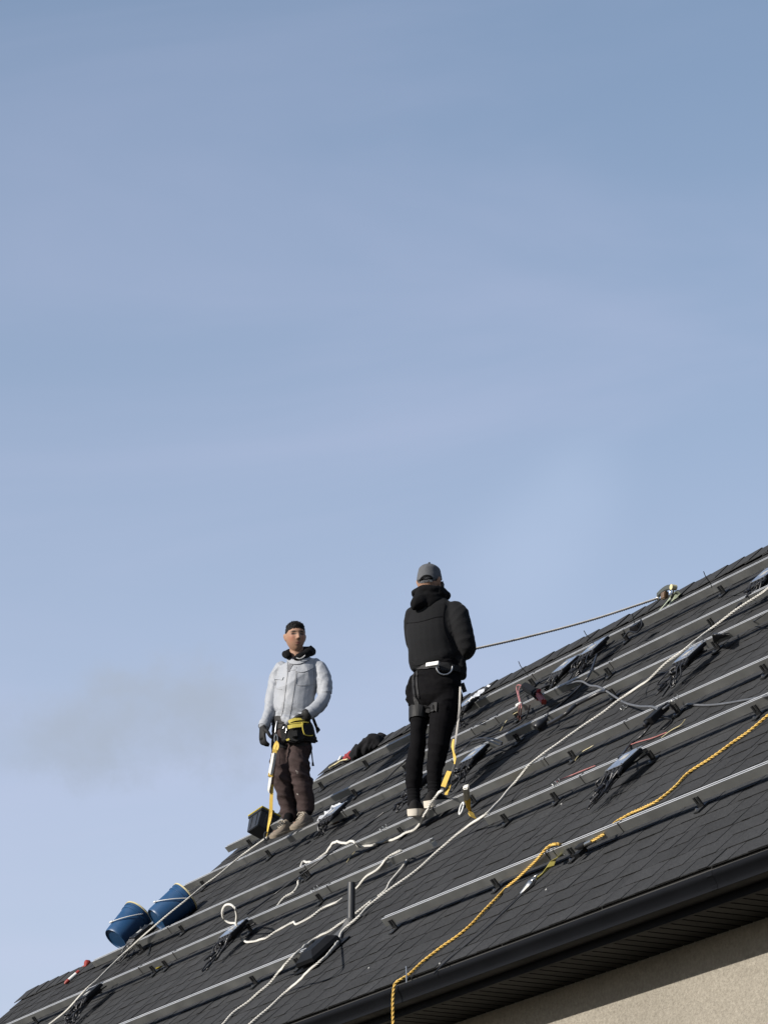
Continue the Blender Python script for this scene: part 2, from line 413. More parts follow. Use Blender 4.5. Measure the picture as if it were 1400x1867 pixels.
# gutter, fascia, soffit
gp = [(0, 0), (-.004, .003), (-.010, .003), (-.012, -.004), (-.012, -.022), (-.004, -.030), (.006, -.044), (.014, -.060), (.018, -.076), (.016, -.083), (.022, -.086), (.104, -.086), (.104, -.006), (.099, -.006), (.099, -.080), (.026, -.080), (.012, -.050), (-.004, -.020), (-.004, -.001)]
gm = MB(); gm.sweep(gp, INW, ZU, lip(UW_L - .05), lip(U_R))
gut = gm.build('gutter', M['black_metal'], house, smooth=50)
hb = MB()
for k in range(24):
    u = UW_L + .3 + k * .66 + r.uniform(-.03, .03)
    hb.box(lip(u, .05, -.012), .008, .046, .0025, EU, INW, ZU)
hb.build('hanger', M['steel'], gut)
for u in (1.0, 7.05):                            # seam joints
    sm = MB(); sm.sweep([(a - .0015, b) for a, b in gp[1:11]] + [(a + .0015, b) for a, b in gp[1:11]][::-1], INW, ZU, lip(u), lip(u + .05))
    sm.build('seam_joint', M['black_metal'], gut)
fm = MB(); fm.sweep([(.107, .01), (.125, .01), (.125, -.118), (.129, -.118), (.129, -.1235), (.107, -.1235)], INW, ZU, lip(UW_L), lip(U_R - .01))
fm.build('fascia', M['black_metal'], house)
sroot = MB(); sroot.sweep([(.128, -.104), (d_w + .02, -.104), (d_w + .02, -.110), (.128, -.110)], INW, ZU, lip(UW_L + .02), lip(U_R - .01))
sfo = sroot.build('soffit', M['soffit'], house)
pp = MB(); pw = .105; pp.sweep([(-pw / 2 + .006, 0), (-pw / 2 + .010, -.011), (pw / 2 - .010, -.011), (pw / 2 - .006, 0)], EU, ZU, Vector((0, 0, 0)), INW * (d_w - .129))
pme = pp.mesh('soffit_panel', M['soffit'])
u = -3.0; n = 0
while u < U_R - .1:
    o = bpy.data.objects.new('soffit_panel', pme); col.objects.link(o); o.parent = sfo
    o.location = lip(u, .1285, -.111) - wl(sfo); u += pw; n += 1

# ------------------------------------------------------------------ mounting rails
VA, VB, VC, VD, VE, VF = -2.15, -1.08, -.415, .515, 1.07, 1.755
RB, RT = .046, .097                              # underside and top of a rail above the shingles
rail_prof = [(-.019, RB), (.019, RB), (.019, RT), (.007, RT), (.007, RT - .007), (.013, RT - .009), (.013, RT - .022), (-.013, RT - .022), (-.013, RT - .009), (-.007, RT - .007), (-.007, RT), (-.019, RT)]
def foot_mesh():
    b = MB()                                     # L-foot: base plate on the shingles, upright with an open slot
    b.box((0, -.030, .0155), .022, .045, .004)
    b.box((0, -.024, .028), .022, .004, .010)
    b.box((-.015, -.024, .056), .007, .004, .020); b.box((.015, -.024, .056), .007, .004, .020)
    return b.mesh('bracket', M['bracket'])
def bolt_mesh():
    b = MB()
    b.lathe([(0, .019), (.015, .019), (.015, .022), (.008, .022), (.008, .031), (0, .031)], (.004, -.055, 0), (0, 0, 1), 8)
    b.lathe([(0, 0), (.008, 0), (.008, .010), (0, .010)], (0, -.028, .050), (0, -1, 0), 6)
    return b.mesh('bolt', M['steel'])
foot_me, bolt_me = foot_mesh(), bolt_mesh()
clip = MB(); clip.box((0, -.0205, (RB + RT) / 2 + .002), .0025, .0014, .029); clip.box((0, 0, RT + .0016), .0025, .020, .0014)
clip_me = clip.mesh('wire_clip', M['bracket'])
splice = MB(); splice.box((0, -.0205, (RB + RT) / 2), .05, .0014, .020); splice_me = splice.mesh('splice_plate', M['alu'])
def put(name, me, parent, P, rot=None):
    o = bpy.data.objects.new(name, me); col.objects.link(o); o.parent = parent
    o.matrix_local = Matrix.Translation(Vector(P) - wl(parent)) @ (rot or RM).to_4x4(); wloc[o.name] = Vector(P); return o
def rail(v, u0, u1, feet, label, clips=(), splices=(), dv=0., rot=0., dh=0.):
    base = W(u0, v, 0); root = thing('mounting_rail', label, 'rail', base, 'aluminium solar mounting rails on the roof')
    m = MB(); p0, p1 = W(u0, v + dv, dh), W(u1, v + dv + rot * (u1 - u0), dh)
    m.sweep(rail_prof, UV, NV, p0, p1)
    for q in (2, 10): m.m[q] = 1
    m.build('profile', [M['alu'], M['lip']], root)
    for f in feet:
        if u0 < f < u1:
            b = put('bracket', foot_me, root, W(f, v + rot * (f - u0), 0)); o = put('bolt', bolt_me, b, W(f, v + rot * (f - u0), 0))
    for c in clips: put('wire_clip', clip_me, root, W(c, v + dv + rot * (c - u0), dh))
    for c in splices: put('splice_plate', splice_me, root, W(c, v + dv + rot * (c - u0), dh))
    return root
footA = [p[0] for p in [(0.84, -2.155, 0.04),(1.466, -2.168, 0.04),(2.721, -2.175, 0.04),(3.94, -2.179, 0.04),(4.773, -2.128, 0.04),(6.029, -2.174, 0.04)]] + [7.5, 8.7, -2.2, -3.4]
footB = [p[0] for p in [(0.177, -1.09, 0.04),(2.66, -1.108, 0.04),(3.255, -1.097, 0.04),(4.327, -1.1, 0.04),(5.396, -1.143, 0.04),(-4.76, -1.084, 0.04),(-2.519, -1.033, 0.04)]] + [-2.3, -.9, 6.8, 8]
footC = [p[0] for p in [(-1.066, -0.43, 0.04),(1.383, -0.436, 0.04),(2.637, -0.458, 0.04),(3.829, -0.448, 0.04),(4.76, -0.48, 0.04),(-3.113, -0.514, 0.04),(-3.873, -0.485, 0.04)]] + [-1.0, .4, 6.2, 7.4]
footD = [p[0] for p in [(-3.056, 0.549, 0.04),(-4.242, 0.526, 0.04),(0.762, 0.475, 0.04),(3.217, 0.46, 0.04),(-1.596, 0.43, 0.04)]] + [2.0, 5.0, -.5, 6.2]
footE = [p[0] for p in [(0.048, 1.044, 0.04),(1.28, 1.034, 0.04),(2.547, 1.025, 0.04),(-4.26, 1.058, 0.04),(-2.425, 1.128, 0.04)]] + [4.3, 5.4, -1.6]
footF = [p[0] for p in [(-0.606, 1.754, 0.04),(0.685, 1.712, 0.04),(1.907, 1.675, 0.04),(-3.222, 1.846, 0.04)]] + [-1.8, -4.0, 3.3, 4.5]
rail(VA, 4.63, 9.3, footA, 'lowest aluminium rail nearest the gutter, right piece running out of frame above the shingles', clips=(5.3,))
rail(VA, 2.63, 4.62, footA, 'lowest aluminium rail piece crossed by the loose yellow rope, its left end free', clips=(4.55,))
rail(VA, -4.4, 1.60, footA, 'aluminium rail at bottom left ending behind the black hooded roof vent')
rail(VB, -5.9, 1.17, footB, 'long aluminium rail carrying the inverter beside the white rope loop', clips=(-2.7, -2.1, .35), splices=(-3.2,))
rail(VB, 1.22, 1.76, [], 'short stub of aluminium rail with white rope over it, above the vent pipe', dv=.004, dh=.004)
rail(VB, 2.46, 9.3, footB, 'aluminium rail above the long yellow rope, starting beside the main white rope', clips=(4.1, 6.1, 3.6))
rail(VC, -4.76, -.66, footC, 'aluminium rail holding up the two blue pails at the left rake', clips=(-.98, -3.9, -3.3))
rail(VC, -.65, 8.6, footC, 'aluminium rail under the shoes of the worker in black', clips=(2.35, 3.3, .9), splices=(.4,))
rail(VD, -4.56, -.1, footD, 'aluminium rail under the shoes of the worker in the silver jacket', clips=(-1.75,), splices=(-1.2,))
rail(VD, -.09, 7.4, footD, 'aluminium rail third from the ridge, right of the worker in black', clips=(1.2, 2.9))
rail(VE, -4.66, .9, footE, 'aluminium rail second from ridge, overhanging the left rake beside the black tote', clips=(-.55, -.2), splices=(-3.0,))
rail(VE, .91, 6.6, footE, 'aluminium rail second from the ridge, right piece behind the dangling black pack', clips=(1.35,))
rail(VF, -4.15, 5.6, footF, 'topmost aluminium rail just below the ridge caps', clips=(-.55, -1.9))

# ------------------------------------------------------------------ ropes (three twisted strands)
def rope(name, pts, r, mkey, label, pitch=.055, n=6, kinks=0., seed=1, parent=None):
    P = spline(pts, .02); rr = random.Random(seed)
    if kinks:
        P = [p + noise.noise_vector(p * 7 + Vector((seed, 0, 0))) * kinks for p in P]
    # resample evenly
    L = [0.]
    for a, b in zip(P, P[1:]): L.append(L[-1] + (b - a).length)
    step = pitch / 7; N = max(4, int(L[-1] / step)); Q = []; j = 0
    for i in range(N + 1):
        d = L[-1] * i / N
        while j < len(L) - 2 and L[j + 1] < d: j += 1
        t = (d - L[j]) / max(1e-9, L[j + 1] - L[j]); Q.append(P[j].lerp(P[j + 1], t))
    T = [(Q[min(i + 1, N)] - Q[max(i - 1, 0)]).normalized() for i in range(N + 1)]
    x = T[0].orthogonal().normalized(); X = []
    for t in T:
        x = (x - t * x.dot(t)).normalized(); X.append(x.copy())
    Q_ = np.array(Q); X_ = np.array(X); T_ = np.array(T); Y_ = np.cross(T_, X_)
    m = MB(); ro, rs = r * .56, r * .48
    for s in range(3):
        ph = np.arange(N + 1) * (step / pitch * 2 * math.pi) + s * 2 * math.pi / 3
        e = X_ * np.cos(ph)[:, None] + Y_ * np.sin(ph)[:, None]; f = -X_ * np.sin(ph)[:, None] + Y_ * np.cos(ph)[:, None]
        c = Q_ + e * ro
        rings = np.stack([c + (e * math.cos(w) + f * math.sin(w)) * rs for w in np.arange(n) * 2 * math.pi / n], 1).reshape(-1, 3)
        idx = [(i * n + k, i * n + (k + 1) % n, (i + 1) * n + (k + 1) % n, (i + 1) * n + k) for i in range(N) for k in range(n)] + [tuple(range(n))[::-1], tuple(range(N * n, N * n + n))]
        m.add(rings.tolist(), idx)
    og = Q[0]
    o = m.build(name, M[mkey], parent, smooth=60, origin=og)
    if label: tag(o, label, 'rope', 'ropes lying over the roof')
    return o
K = .012
rope('rope', Ws([(3.541, 0.93, 0.13),(3.479, 0.875, 0.13),(3.361, 0.867, 0.12),(3.214, 0.743, 0.12),(3.038, 0.639, 0.11),(3.199, 0.342, 0.15),(3.102, 0.208, 0.15),(2.928, 0.136, 0.12),(2.577, 0.175, 0.08),(2.478, 0.038, 0.08),(2.392, -0.101, 0.09),(2.347, -0.317, 0.11),(2.308, -0.444, 0.115),(2.288, -0.535, 0.115),(2.101, -0.576, 0.06),(2.292, -0.864, 0.08),(2.485, -1.083, 0.11),(2.067, -1.003, 0.06),(1.839, -1.071, 0.03),(1.769, -1.24, 0.02),(1.708, -1.379, 0.02),(1.632, -1.502, 0.025),(1.606, -1.625, 0.03),(1.67, -1.752, 0.035),(1.625, -1.781, 0.03),(1.566, -1.812, 0.02),(1.607, -1.891, 0.02),(1.786, -2.029, 0.03),(2.159, -2.297, 0.08),(2.477, -2.54, 0.13),(2.39, -2.601, 0.12),(2.054, -2.539, 0.06),(1.807, -2.525, 0.02),(1.814, -2.687, 0.02),(1.795, -2.834, 0.02),(1.774, -2.976, 0.02),(1.685, -3.136, 0.02)]), .0088, 'rope_white',
     'long taut white rope running diagonally across the whole roof to the bottom edge', kinks=.004, seed=3)
rope('rope', Ws([(-0.877, -1.213, 0.03),(-0.77, -1.256, 0.02),(-0.6, -1.317, 0.018),(-0.456, -1.331, 0.014),(-0.271, -1.368, 0.014),(-0.2, -1.305, 0.014),(-0.104, -1.287, 0.014),(-0.008, -1.268, 0.014),(0.15, -1.335, 0.014),(0.328, -1.318, 0.014),(0.393, -1.238, 0.014),(0.584, -1.233, 0.014),(0.537, -1.125, -0.003),(0.681, -1.117, 0.014),(0.848, -1.113, 0.05),(1.037, -1.111, 0.068),(1.137, -1.108, 0.089),(1.24, -1.122, 0.113),(1.285, -1.085, 0.113),(1.359, -1.071, 0.11),(1.248, -0.996, 0.06),(1.234, -0.996, 0.02),(1.336, -1.112, 0.02),(1.381, -1.208, 0.02),(1.472, -1.342, 0.02),(1.559, -1.455, 0.02),(1.485, -1.534, 0.02),(1.424, -1.611, 0.02),(1.359, -1.669, 0.02),(1.199, -1.731, 0.014),(1.055, -1.789, 0.014),(1.527, -2.153, 0.1),(1.541, -2.278, 0.1),(1.308, -2.256, 0.05),(1.142, -2.372, 0.014),(1.077, -2.492, 0.014),(1.098, -2.645, 0.014),(1.111, -2.762, 0.014),(1.036, -2.888, 0.014)]), .0088, 'rope_white',
     "slack white rope from the looped inverter over the short rail stub past the vent pipe", kinks=.006, seed=5)
rope('rope', Ws([(-0.818, -1.232, 0.05),(-0.939, -1.173, 0.08),(-0.735, -1.234, 0.16),(-0.415, -1.359, 0.24),(-0.313, -1.39, 0.3),(-0.497, -1.309, 0.31),(-0.759, -1.212, 0.29),(-0.933, -1.167, 0.25),(-1.132, -1.094, 0.18),(-1.078, -1.109, 0.14),(-0.919, -1.151, 0.13),(-0.828, -1.185, 0.12)]), .0088, 'rope_white', 'small upright loop of white rope standing above an inverter', seed=8)
rope('rope', Ws([(1.227, -0.48, 0.2),(1.034, -0.41, 0.17),(0.971, -0.427, 0.15),(0.93, -0.448, 0.136),(0.863, -0.45, 0.106),(0.747, -0.455, 0.064),(0.694, -0.46, 0.041),(0.614, -0.458, 0.029),(0.537, -0.462, 0.025),(0.448, -0.466, 0.024),(0.308, -0.447, 0.014),(0.113, -0.404, 0.014),(-0.037, -0.377, 0.014),(0.012, -0.452, 0.043),(-0.072, -0.448, 0.057),(-0.162, -0.447, 0.07),(-0.106, -0.485, 0.113),(-0.277, -0.408, 0.118),(-0.41, -0.379, 0.112),(-0.695, -0.271, 0.11),(-0.968, -0.15, 0.09),(-1.172, -0.071, 0.05),(-1.308, -0.051, 0.016),(-1.345, -0.091, 0.016),(-1.432, -0.121, 0.016),(-1.593, -0.067, 0.016),(-1.707, -0.04, 0.02),(-1.528, -0.18, 0.016),(-1.261, -0.377, 0.014),(-1.0, -0.59, 0.014),(-1.043, -0.659, 0.014),(-1.043, -0.716, 0.014),(-1.013, -0.77, 0.014),(-0.983, -0.823, 0.014)]), .0098, 'rope_white',
     "kinked white rope dropping from the harness of the worker in black onto the shingles", kinks=.009, seed=11)
rope('rope', Ws([(-3.102, 0.608, 0.14),(-3.206, 0.622, 0.13),(-3.429, 0.5, 0.12),(-3.401, 0.23, 0.13),(-3.418, 0.09, 0.14),(-3.305, -0.133, 0.16),(-3.372, -0.305, 0.16),(-3.479, -0.437, 0.15),(-3.715, -0.463, 0.12),(-3.913, -0.545, 0.09),(-3.776, -0.789, 0.1),(-3.481, -1.066, 0.13),(-3.411, -1.232, 0.14),(-3.863, -1.233, 0.06),(-4.143, -1.294, 0.03),(-4.175, -1.46, 0.03),(-4.314, -1.738, 0.03)]), .0075, 'rope_white',
     "white rope from the silver jacket worker's feet past the blue pails to lower left", seed=13)
rope('rope', Ws([(5.703, -1.175, 0.03),(5.615, -1.214, 0.03),(5.551, -1.31, 0.02),(5.445, -1.363, 0.016),(5.378, -1.457, 0.016),(5.219, -1.561, 0.016),(5.229, -1.68, 0.016),(5.193, -1.81, 0.016),(5.092, -1.833, 0.016),(4.97, -1.838, 0.016),(4.925, -1.877, 0.02),(4.895, -1.918, 0.025),(5.123, -2.15, 0.068),(5.117, -2.178, 0.073),(5.079, -2.186, 0.07),(5.022, -2.188, 0.068)]), .0088, 'rope_yellow',
     'yellow rope lying on the right of the roof and passing under the lowest rail', pitch=.075, kinks=.004, seed=17)
u_h = (3.997, -3.053, 0.02)[0]
hang = [lip(u_h - .0, -.002, .035), lip(u_h - .02, -.030, .012), lip(u_h - .03, -.036, -.05), lip(u_h - .032, -.038, -.15), lip(u_h - .028, -.038, -.3), lip(u_h - .03, -.036, -.9)]
rope('rope', Ws([(4.522, -2.005, 0.02),(4.505, -2.019, 0.05),(4.682, -2.155, 0.11),(4.599, -2.134, 0.116),(4.58, -2.165, 0.118),(4.561, -2.182, 0.113),(4.474, -2.184, 0.088),(4.369, -2.184, 0.066),(4.27, -2.186, 0.047),(4.186, -2.187, 0.031),(4.099, -2.19, 0.017),(4.024, -2.2, 0.001),(4.119, -2.31, 0.016),(4.133, -2.429, 0.016),(4.158, -2.556, 0.016),(4.131, -2.67, 0.016),(4.06, -2.746, 0.016),(4.003, -2.851, 0.016),(4.006, -2.961, 0.018),(3.99, -3.006, 0.022)]) + hang, .0088, 'rope_yellow',
     'yellow orange rope running down the shingles and hanging over the black gutter', pitch=.075, kinks=.004, seed=19)

# ------------------------------------------------------------------ vent pipe, roof vent
pb = (1.513, -1.753, 0.0)
root = thing('vent_pipe', 'dark upright plumbing vent pipe standing out of the shingles between white ropes', 'vent pipe', W(*pb))
m = MB(); base = W(*pb)
m.lathe([(.0, -.05), (.0235, -.05), (.0235, .268), (.0185, .268), (.0185, .05), (0, .05)], base, (.012, 0, 1), 20); m.build('pipe', M['pipe'], root, smooth=40)
m = MB(); bc = W(pb[0], pb[1] - .02, .012)
m.box(W(pb[0], pb[1] - .06, .0125), .085, .12, .0018, EU, UV, NV)
m.build('flashing_plate', M['flash'], root)
m = MB()
prof = [(.046, .016), (.042, .019), (.036, .028), (.030, .040), (.0275, .043)]
n = 20; vs = []
for i, (rr, z) in enumerate(prof):
    t = i / (len(prof) - 1)
    c = W(pb[0], pb[1] - .035 * (1 - t), 0).lerp(base, t) + (NV * z if t < .3 else NV * z * (1 - t) + ZU * z * t)
    ax = NV.lerp(ZU, t).normalized(); x = EU; y = ax.cross(x)
    for j in range(n):
        w = 2 * math.pi * j / n; vs.append(c + x * (math.cos(w) * rr) + y * (math.sin(w) * rr))
m.add(vs, [(i * n + j, i * n + (j + 1) % n, (i + 1) * n + (j + 1) % n, (i + 1) * n + j) for i in range(len(prof) - 1) for j in range(n)])
m.build('boot', M['flash'], root, smooth=50)

vb = (1.708, -2.138, 0.03)
root = thing('roof_vent', 'black hooded box roof vent sitting low on the shingles', 'roof vent', W(*vb))
m = MB(); m.box(W(vb[0], vb[1], .016), .155, .15, .003, EU, UV, NV); m.build('flange', M['vent'], root)
m = MB()                                         # hood: chamfered lid on a narrower collar, open at the down-slope side
def ring(hx, y0, y1, z): return [W(vb[0] - hx, vb[1] + y0, z), W(vb[0] + hx, vb[1] + y0, z), W(vb[0] + hx, vb[1] + y1, z), W(vb[0] - hx, vb[1] + y1, z)]
rg = [ring(.112, -.120, .105, .036), ring(.116, -.125, .108, .046), ring(.112, -.120, .104, .068), ring(.066, -.066, .076, .100)]
vs = [p for q in rg for p in q]
fs = [(k * 4 + i, k * 4 + (i + 1) % 4, k * 4 + 4 + (i + 1) % 4, k * 4 + 4 + i) for k in range(3) for i in range(4)] + [(12, 13, 14, 15), (3, 2, 1, 0)]
m.add(vs, fs); m.build('hood', M['vent'], root)
m = MB(); m.box(W(vb[0], vb[1], .028), .085, .085, .0105, EU, UV, NV); m.build('collar', M['vent'], root)
m = MB()
for k in range(9): m.box(W(vb[0] - .080 + k * .020, vb[1] - .108, .027), .003, .003, .0095, EU, UV, NV)
m.build('grille', M['vent'], root)

# ------------------------------------------------------------------ microinverters clipped to the rails
def wig(rr, p, amp): return p + EU * rr.uniform(-amp, amp) + UV * rr.uniform(-amp, amp) + NV * rr.uniform(-amp * .4, amp)
def inverter(u, v, label, seed, L=.178, Wd=.19, rot=0., tail=1., h=.128, droop=0., plate='inv_top'):
    """(u, v) = upper right corner of the case"""
    rr = random.Random(seed)
    c_, s_ = math.cos(rot), math.sin(rot); X = EU * c_ + UV * s_; Y = -EU * s_ + UV * c_
    Y = (Y + NV * droop).normalized(); Z = X.cross(Y); 
    if Z.dot(NV) < 0: Z = -Z
    top = W(u, v, h); c = top - X * (Wd / 2) - Y * (L / 2) - Z * .014
    root = thing('microinverter', label, 'inverter', W(u, v, .1), 'microinverters clipped along the rails')
    m = MB(); m.box(c, Wd / 2, L / 2, .011, X, Y, Z); body = m.build('case', M['inv'], root, bevel=.005)
    m = MB(); m.box(c + Z * .0135, Wd / 2 - .006, L / 2 - .007, .0024, X, Y, Z); m.build('top_plate', M[plate], root, bevel=.0012)
    m = MB(); m.box(c + Z * .0165 + X * rr.uniform(-.03, .03) + Y * rr.uniform(-.02, .03), .035, .022, .0008, X, Y, Z); m.build('glare_plate', M['scrapc'], root)  # small pale plate standing in for white glare on the top
    m = MB()
    for sx in (-1, 1):
        for sy in (-1, 1): m.lathe([(0, 0), (.006, 0), (.005, .004), (0, .005)], c + X * (sx * (Wd / 2 - .016)) + Y * (sy * (L / 2 - .016)) + Z * .0155, Z, 6)
    m.build('screws', M['steel'], root)
    m = MB()
    m.box(c + Y * (L / 2 + .018) + Z * .004, Wd * .3, .02, .002, X, Y, Z); m.box(c + Y * (L / 2 + .03) - Z * .012, .012, .012, .014, X, Y, Z)
    m.build('mounting_tab', M['alu'], root)
    m = MB()                                     # corrugated sockets along the low edge
    for k in range(5):
        p = c - Y * (L / 2 + .012) + X * (Wd * (-.42 + .21 * k))
        m.lathe([(0, 0), (.013, 0), (.013, .012), (.010, .014), (.010, .018), (.013, .02), (.013, .032), (.009, .034), (.009, .05), (0, .05)], p + Y * .014, -Y + NV * -.25, 8)
    m.build('sockets', M['cable'], root)
    for k in range(int(6 * tail)):               # cable loops bunched under the case and trailing down-slope
        a = c - Y * (L / 2 + .03) + X * rr.uniform(-Wd / 2, Wd / 2); q = [a]; ext = rr.uniform(.6, 1.5)
        dz = -h + .03
        for s in range(rr.randint(2, 4)):
            q.append(wig(rr, a - Y * (.03 + .032 * s) * ext * rr.uniform(.9, 1.2) * tail + NV * (dz * min(1, .4 + .3 * s)) * .7, .03))
        q.append(wig(rr, c + X * rr.uniform(-.12, .03) - Y * rr.uniform(-.05, .12) - Z * .045, .02))
        q.append(wig(rr, c + X * rr.uniform(-.08, .12) + Y * rr.uniform(0, .12) - Z * .04, .02))
        m = MB(); m.tube(spline(q, .02), .0052, 6); m.build('cable', M['cable'], root, smooth=60)
    for k in range(3):
        p = wig(rr, c - Y * (L / 2 + .06 + .06 * k) - NV * .03, .03); d = wig(rr, -Y, .5).normalized()
        m = MB(); m.lathe([(0, 0), (.009, 0), (.009, .02), (.011, .021), (.011, .034), (.007, .036), (.007, .055), (0, .055)], p, d, 8); m.build('connector', M['cable'], root)
    m = MB(); m.box(c - X * (Wd * .2) - Z * .022, .02, .05, .008, X, Y, Z); m.box(c + X * (Wd * .25) - Z * .02, .012, L * .4, .006, X, Y, Z); m.build('underside_block', M['inv'], root)
    return root
inv = [(4.364, -1.145, 0.128),(3.32, 0.378, 0.128),(0.651, 1.652, 0.128),(0.427, 1.515, 0.128),(-0.757, -1.14, 0.128),(0.626, 0.379, 0.128),(-1.412, 1.841, 0.128),(-1.798, 0.602, 0.128),(-3.219, -1.164, 0.128),(-3.859, -0.25, 0.128),(3.099, 1.371, 0.128),(-0.133, 0.351, 0.128)]
lab = ['bright topped inverter right of the main white rope, above the yellow rope', 'inverter half under the main white rope beside a black cover flap', 'inverter near the ridge, upper of two lying end to end', 'inverter near the ridge, lower of two lying end to end',
       'inverter with the upright white rope loop behind it', 'inverter beside the knee of the worker in black, in front of the long shadow', 'inverter under clear film just right of the thighs of the worker in black', 'inverter behind the rail, right of the silver jacket worker shoes',
       'inverter in a cable bundle crossed by a white rope at the lower left corner', 'inverter in a cable bundle wedged between the two blue pails', 'inverter at the right frame edge near the ridge', 'inverter glimpsed between the ankles of the worker in black']
rots = [0, 0, .05, -.12, .05, .04, .1, .12, .1, -.25, 0, 0]
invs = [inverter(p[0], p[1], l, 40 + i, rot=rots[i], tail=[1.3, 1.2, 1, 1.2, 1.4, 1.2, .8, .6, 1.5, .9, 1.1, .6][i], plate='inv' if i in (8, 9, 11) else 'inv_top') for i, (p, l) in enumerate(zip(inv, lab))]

# ------------------------------------------------------------------ people: helpers
ROOT_A = Vector((-0.7063, 25.9048, 7.7534))      # both men stand with their shoes braced on a rail
ROOT_B = Vector((0.2547, 22.5513, 7.1124))
def limb(m, pts, side, n=18, step=.03):
    """closed tapered tube; pts = (x, y, z, half width, half depth)"""
    P = [np.array(p if len(p) > 4 else tuple(p) + (p[3],), float) for p in pts]
    P = [2 * P[0] - P[1]] + P + [2 * P[-1] - P[-2]]; Q = []
    for i in range(1, len(P) - 2):
        a, b, c, d = P[i - 1:i + 3]; k = max(2, int(np.linalg.norm((c - b)[:3]) / step))
        for j in range(k):
            t = j / k; q = .5 * ((2 * b) + (c - a) * t + (2 * a - 5 * b + 4 * c - d) * t * t + (3 * b - a - 3 * c + d) * t ** 3)
            q[3:] = b[3:] * (1 - t) + c[3:] * t; Q.append(q)
    Q.append(P[-2])
    def capq(q, q1, f, s):
        o = q.copy(); t = q[:3] - q1[:3]; t = t / max(1e-6, np.linalg.norm(t)); o[:3] += t * min(q[3], q[4]) * f; o[3:] *= s; return o
    Q = [capq(Q[0], Q[1], .55, .4), capq(Q[0], Q[1], .35, .75)] + Q + [capq(Q[-1], Q[-2], .35, .75), capq(Q[-1], Q[-2], .55, .4)]
    vs = []; k = len(Q); S = Vector(side)
    for i in range(k):
        t = Vector(Q[min(i + 1, k - 1)][:3] - Q[max(i - 1, 0)][:3]).normalized()
        x = (S - t * S.dot(t)).normalized(); y = t.cross(x); c = Vector(Q[i][:3])
        for j in range(n):
            w = 2 * math.pi * j / n; vs.append(c + x * (math.cos(w) * Q[i][3]) + y * (math.sin(w) * Q[i][4]))
    fs = [(i * n + j, i * n + (j + 1) % n, (i + 1) * n + (j + 1) % n, (i + 1) * n + j) for i in range(k - 1) for j in range(n)] + [tuple(range(n))[::-1], tuple(range((k - 1) * n, k * n))]
    m.add(vs, fs)
def fuse(m, voxel=.009, smooth=4, fac=.5):
    """weld overlapping closed shells into one continuous skin"""
    me = m.mesh('tmp'); o = bpy.data.objects.new('tmp', me); col.objects.link(o)
    a = o.modifiers.new('r', 'REMESH'); a.mode = 'VOXEL'; a.voxel_size = voxel; a.adaptivity = 0
    b = o.modifiers.new('s', 'SMOOTH'); b.iterations = smooth; b.factor = fac
    dg = bpy.context.evaluated_depsgraph_get(); ev = o.evaluated_get(dg)
    new = bpy.data.meshes.new_from_object(ev); bpy.data.objects.remove(o); bpy.data.meshes.remove(me); new.materials.clear()
    return new
def arr(me):
    n = len(me.vertices); co = np.empty(n * 3); me.vertices.foreach_get('co', co); no = np.empty(n * 3); me.vertex_normals.foreach_get('vector', no)
    return co.reshape(-1, 3), no.reshape(-1, 3)
def displace(me, fn):
    co, no = arr(me); d = np.array([fn(Vector(c), Vector(k)) for c, k in zip(co, no)])
    me.vertices.foreach_set('co', (co + no * d[:, None]).ravel()); me.update()
def finish(me, name, m, parent):
    me.name = name; me.materials.append(m); me.polygons.foreach_set('use_smooth', [True] * len(me.polygons))
    o = bpy.data.objects.new(name, me); col.objects.link(o); o.parent = parent; wloc[o.name] = wl(parent); return o
def bld(m, name, mt, parent, smooth=None, bevel=0):
    """mesh given in the person's own coordinates"""
    me = m.mesh(name, mt, smooth, bevel); o = bpy.data.objects.new(name, me); col.objects.link(o); o.parent = parent
    p = parent
    return o
def bvh(me):
    co, _ = arr(me); return BVHTree.FromPolygons([tuple(c) for c in co], [tuple(p.vertices) for p in me.polygons])
def ridged(p, ax, f, seed, sharp=2.):
    """crease field: ridges running across axis ax, wandering"""
    q = p + noise.noise_vector(p * 5 + Vector((seed, 3, 1))) * .035
    o1 = ax.orthogonal().normalized(); o2 = ax.cross(o1)
    v = Vector((q.dot(ax) * f, q.dot(o1) * f * .33 + seed, q.dot(o2) * f * .33))
    a = abs(noise.noise(v)); b = abs(noise.noise(v * 2.1 + Vector((7, 1, 2))))
    return max(0., 1 - a * 2.6) ** 1.25 * .75 + max(0., 1 - b * 3.2) * .3
def seen(tree, p, root):
    d = (Vector(p) + root - cam.location).normalized(); h = tree.ray_cast(Vector(p) - d * 1.2, d)
    return h[0], h[1]
def onto(m, tree, pts, root, width, th, step=.012):
    """strap or seam laid on the cloth where the photo shows it"""
    P = spline(pts, step) if len(pts) > 2 else [Vector(pts[0]).lerp(Vector(pts[1]), i / 12) for i in range(13)]
    H = [seen(tree, p, root) for p in P]; H = [h for h in H if h[0] is not None]
    lay(m, tree, H, width, th)
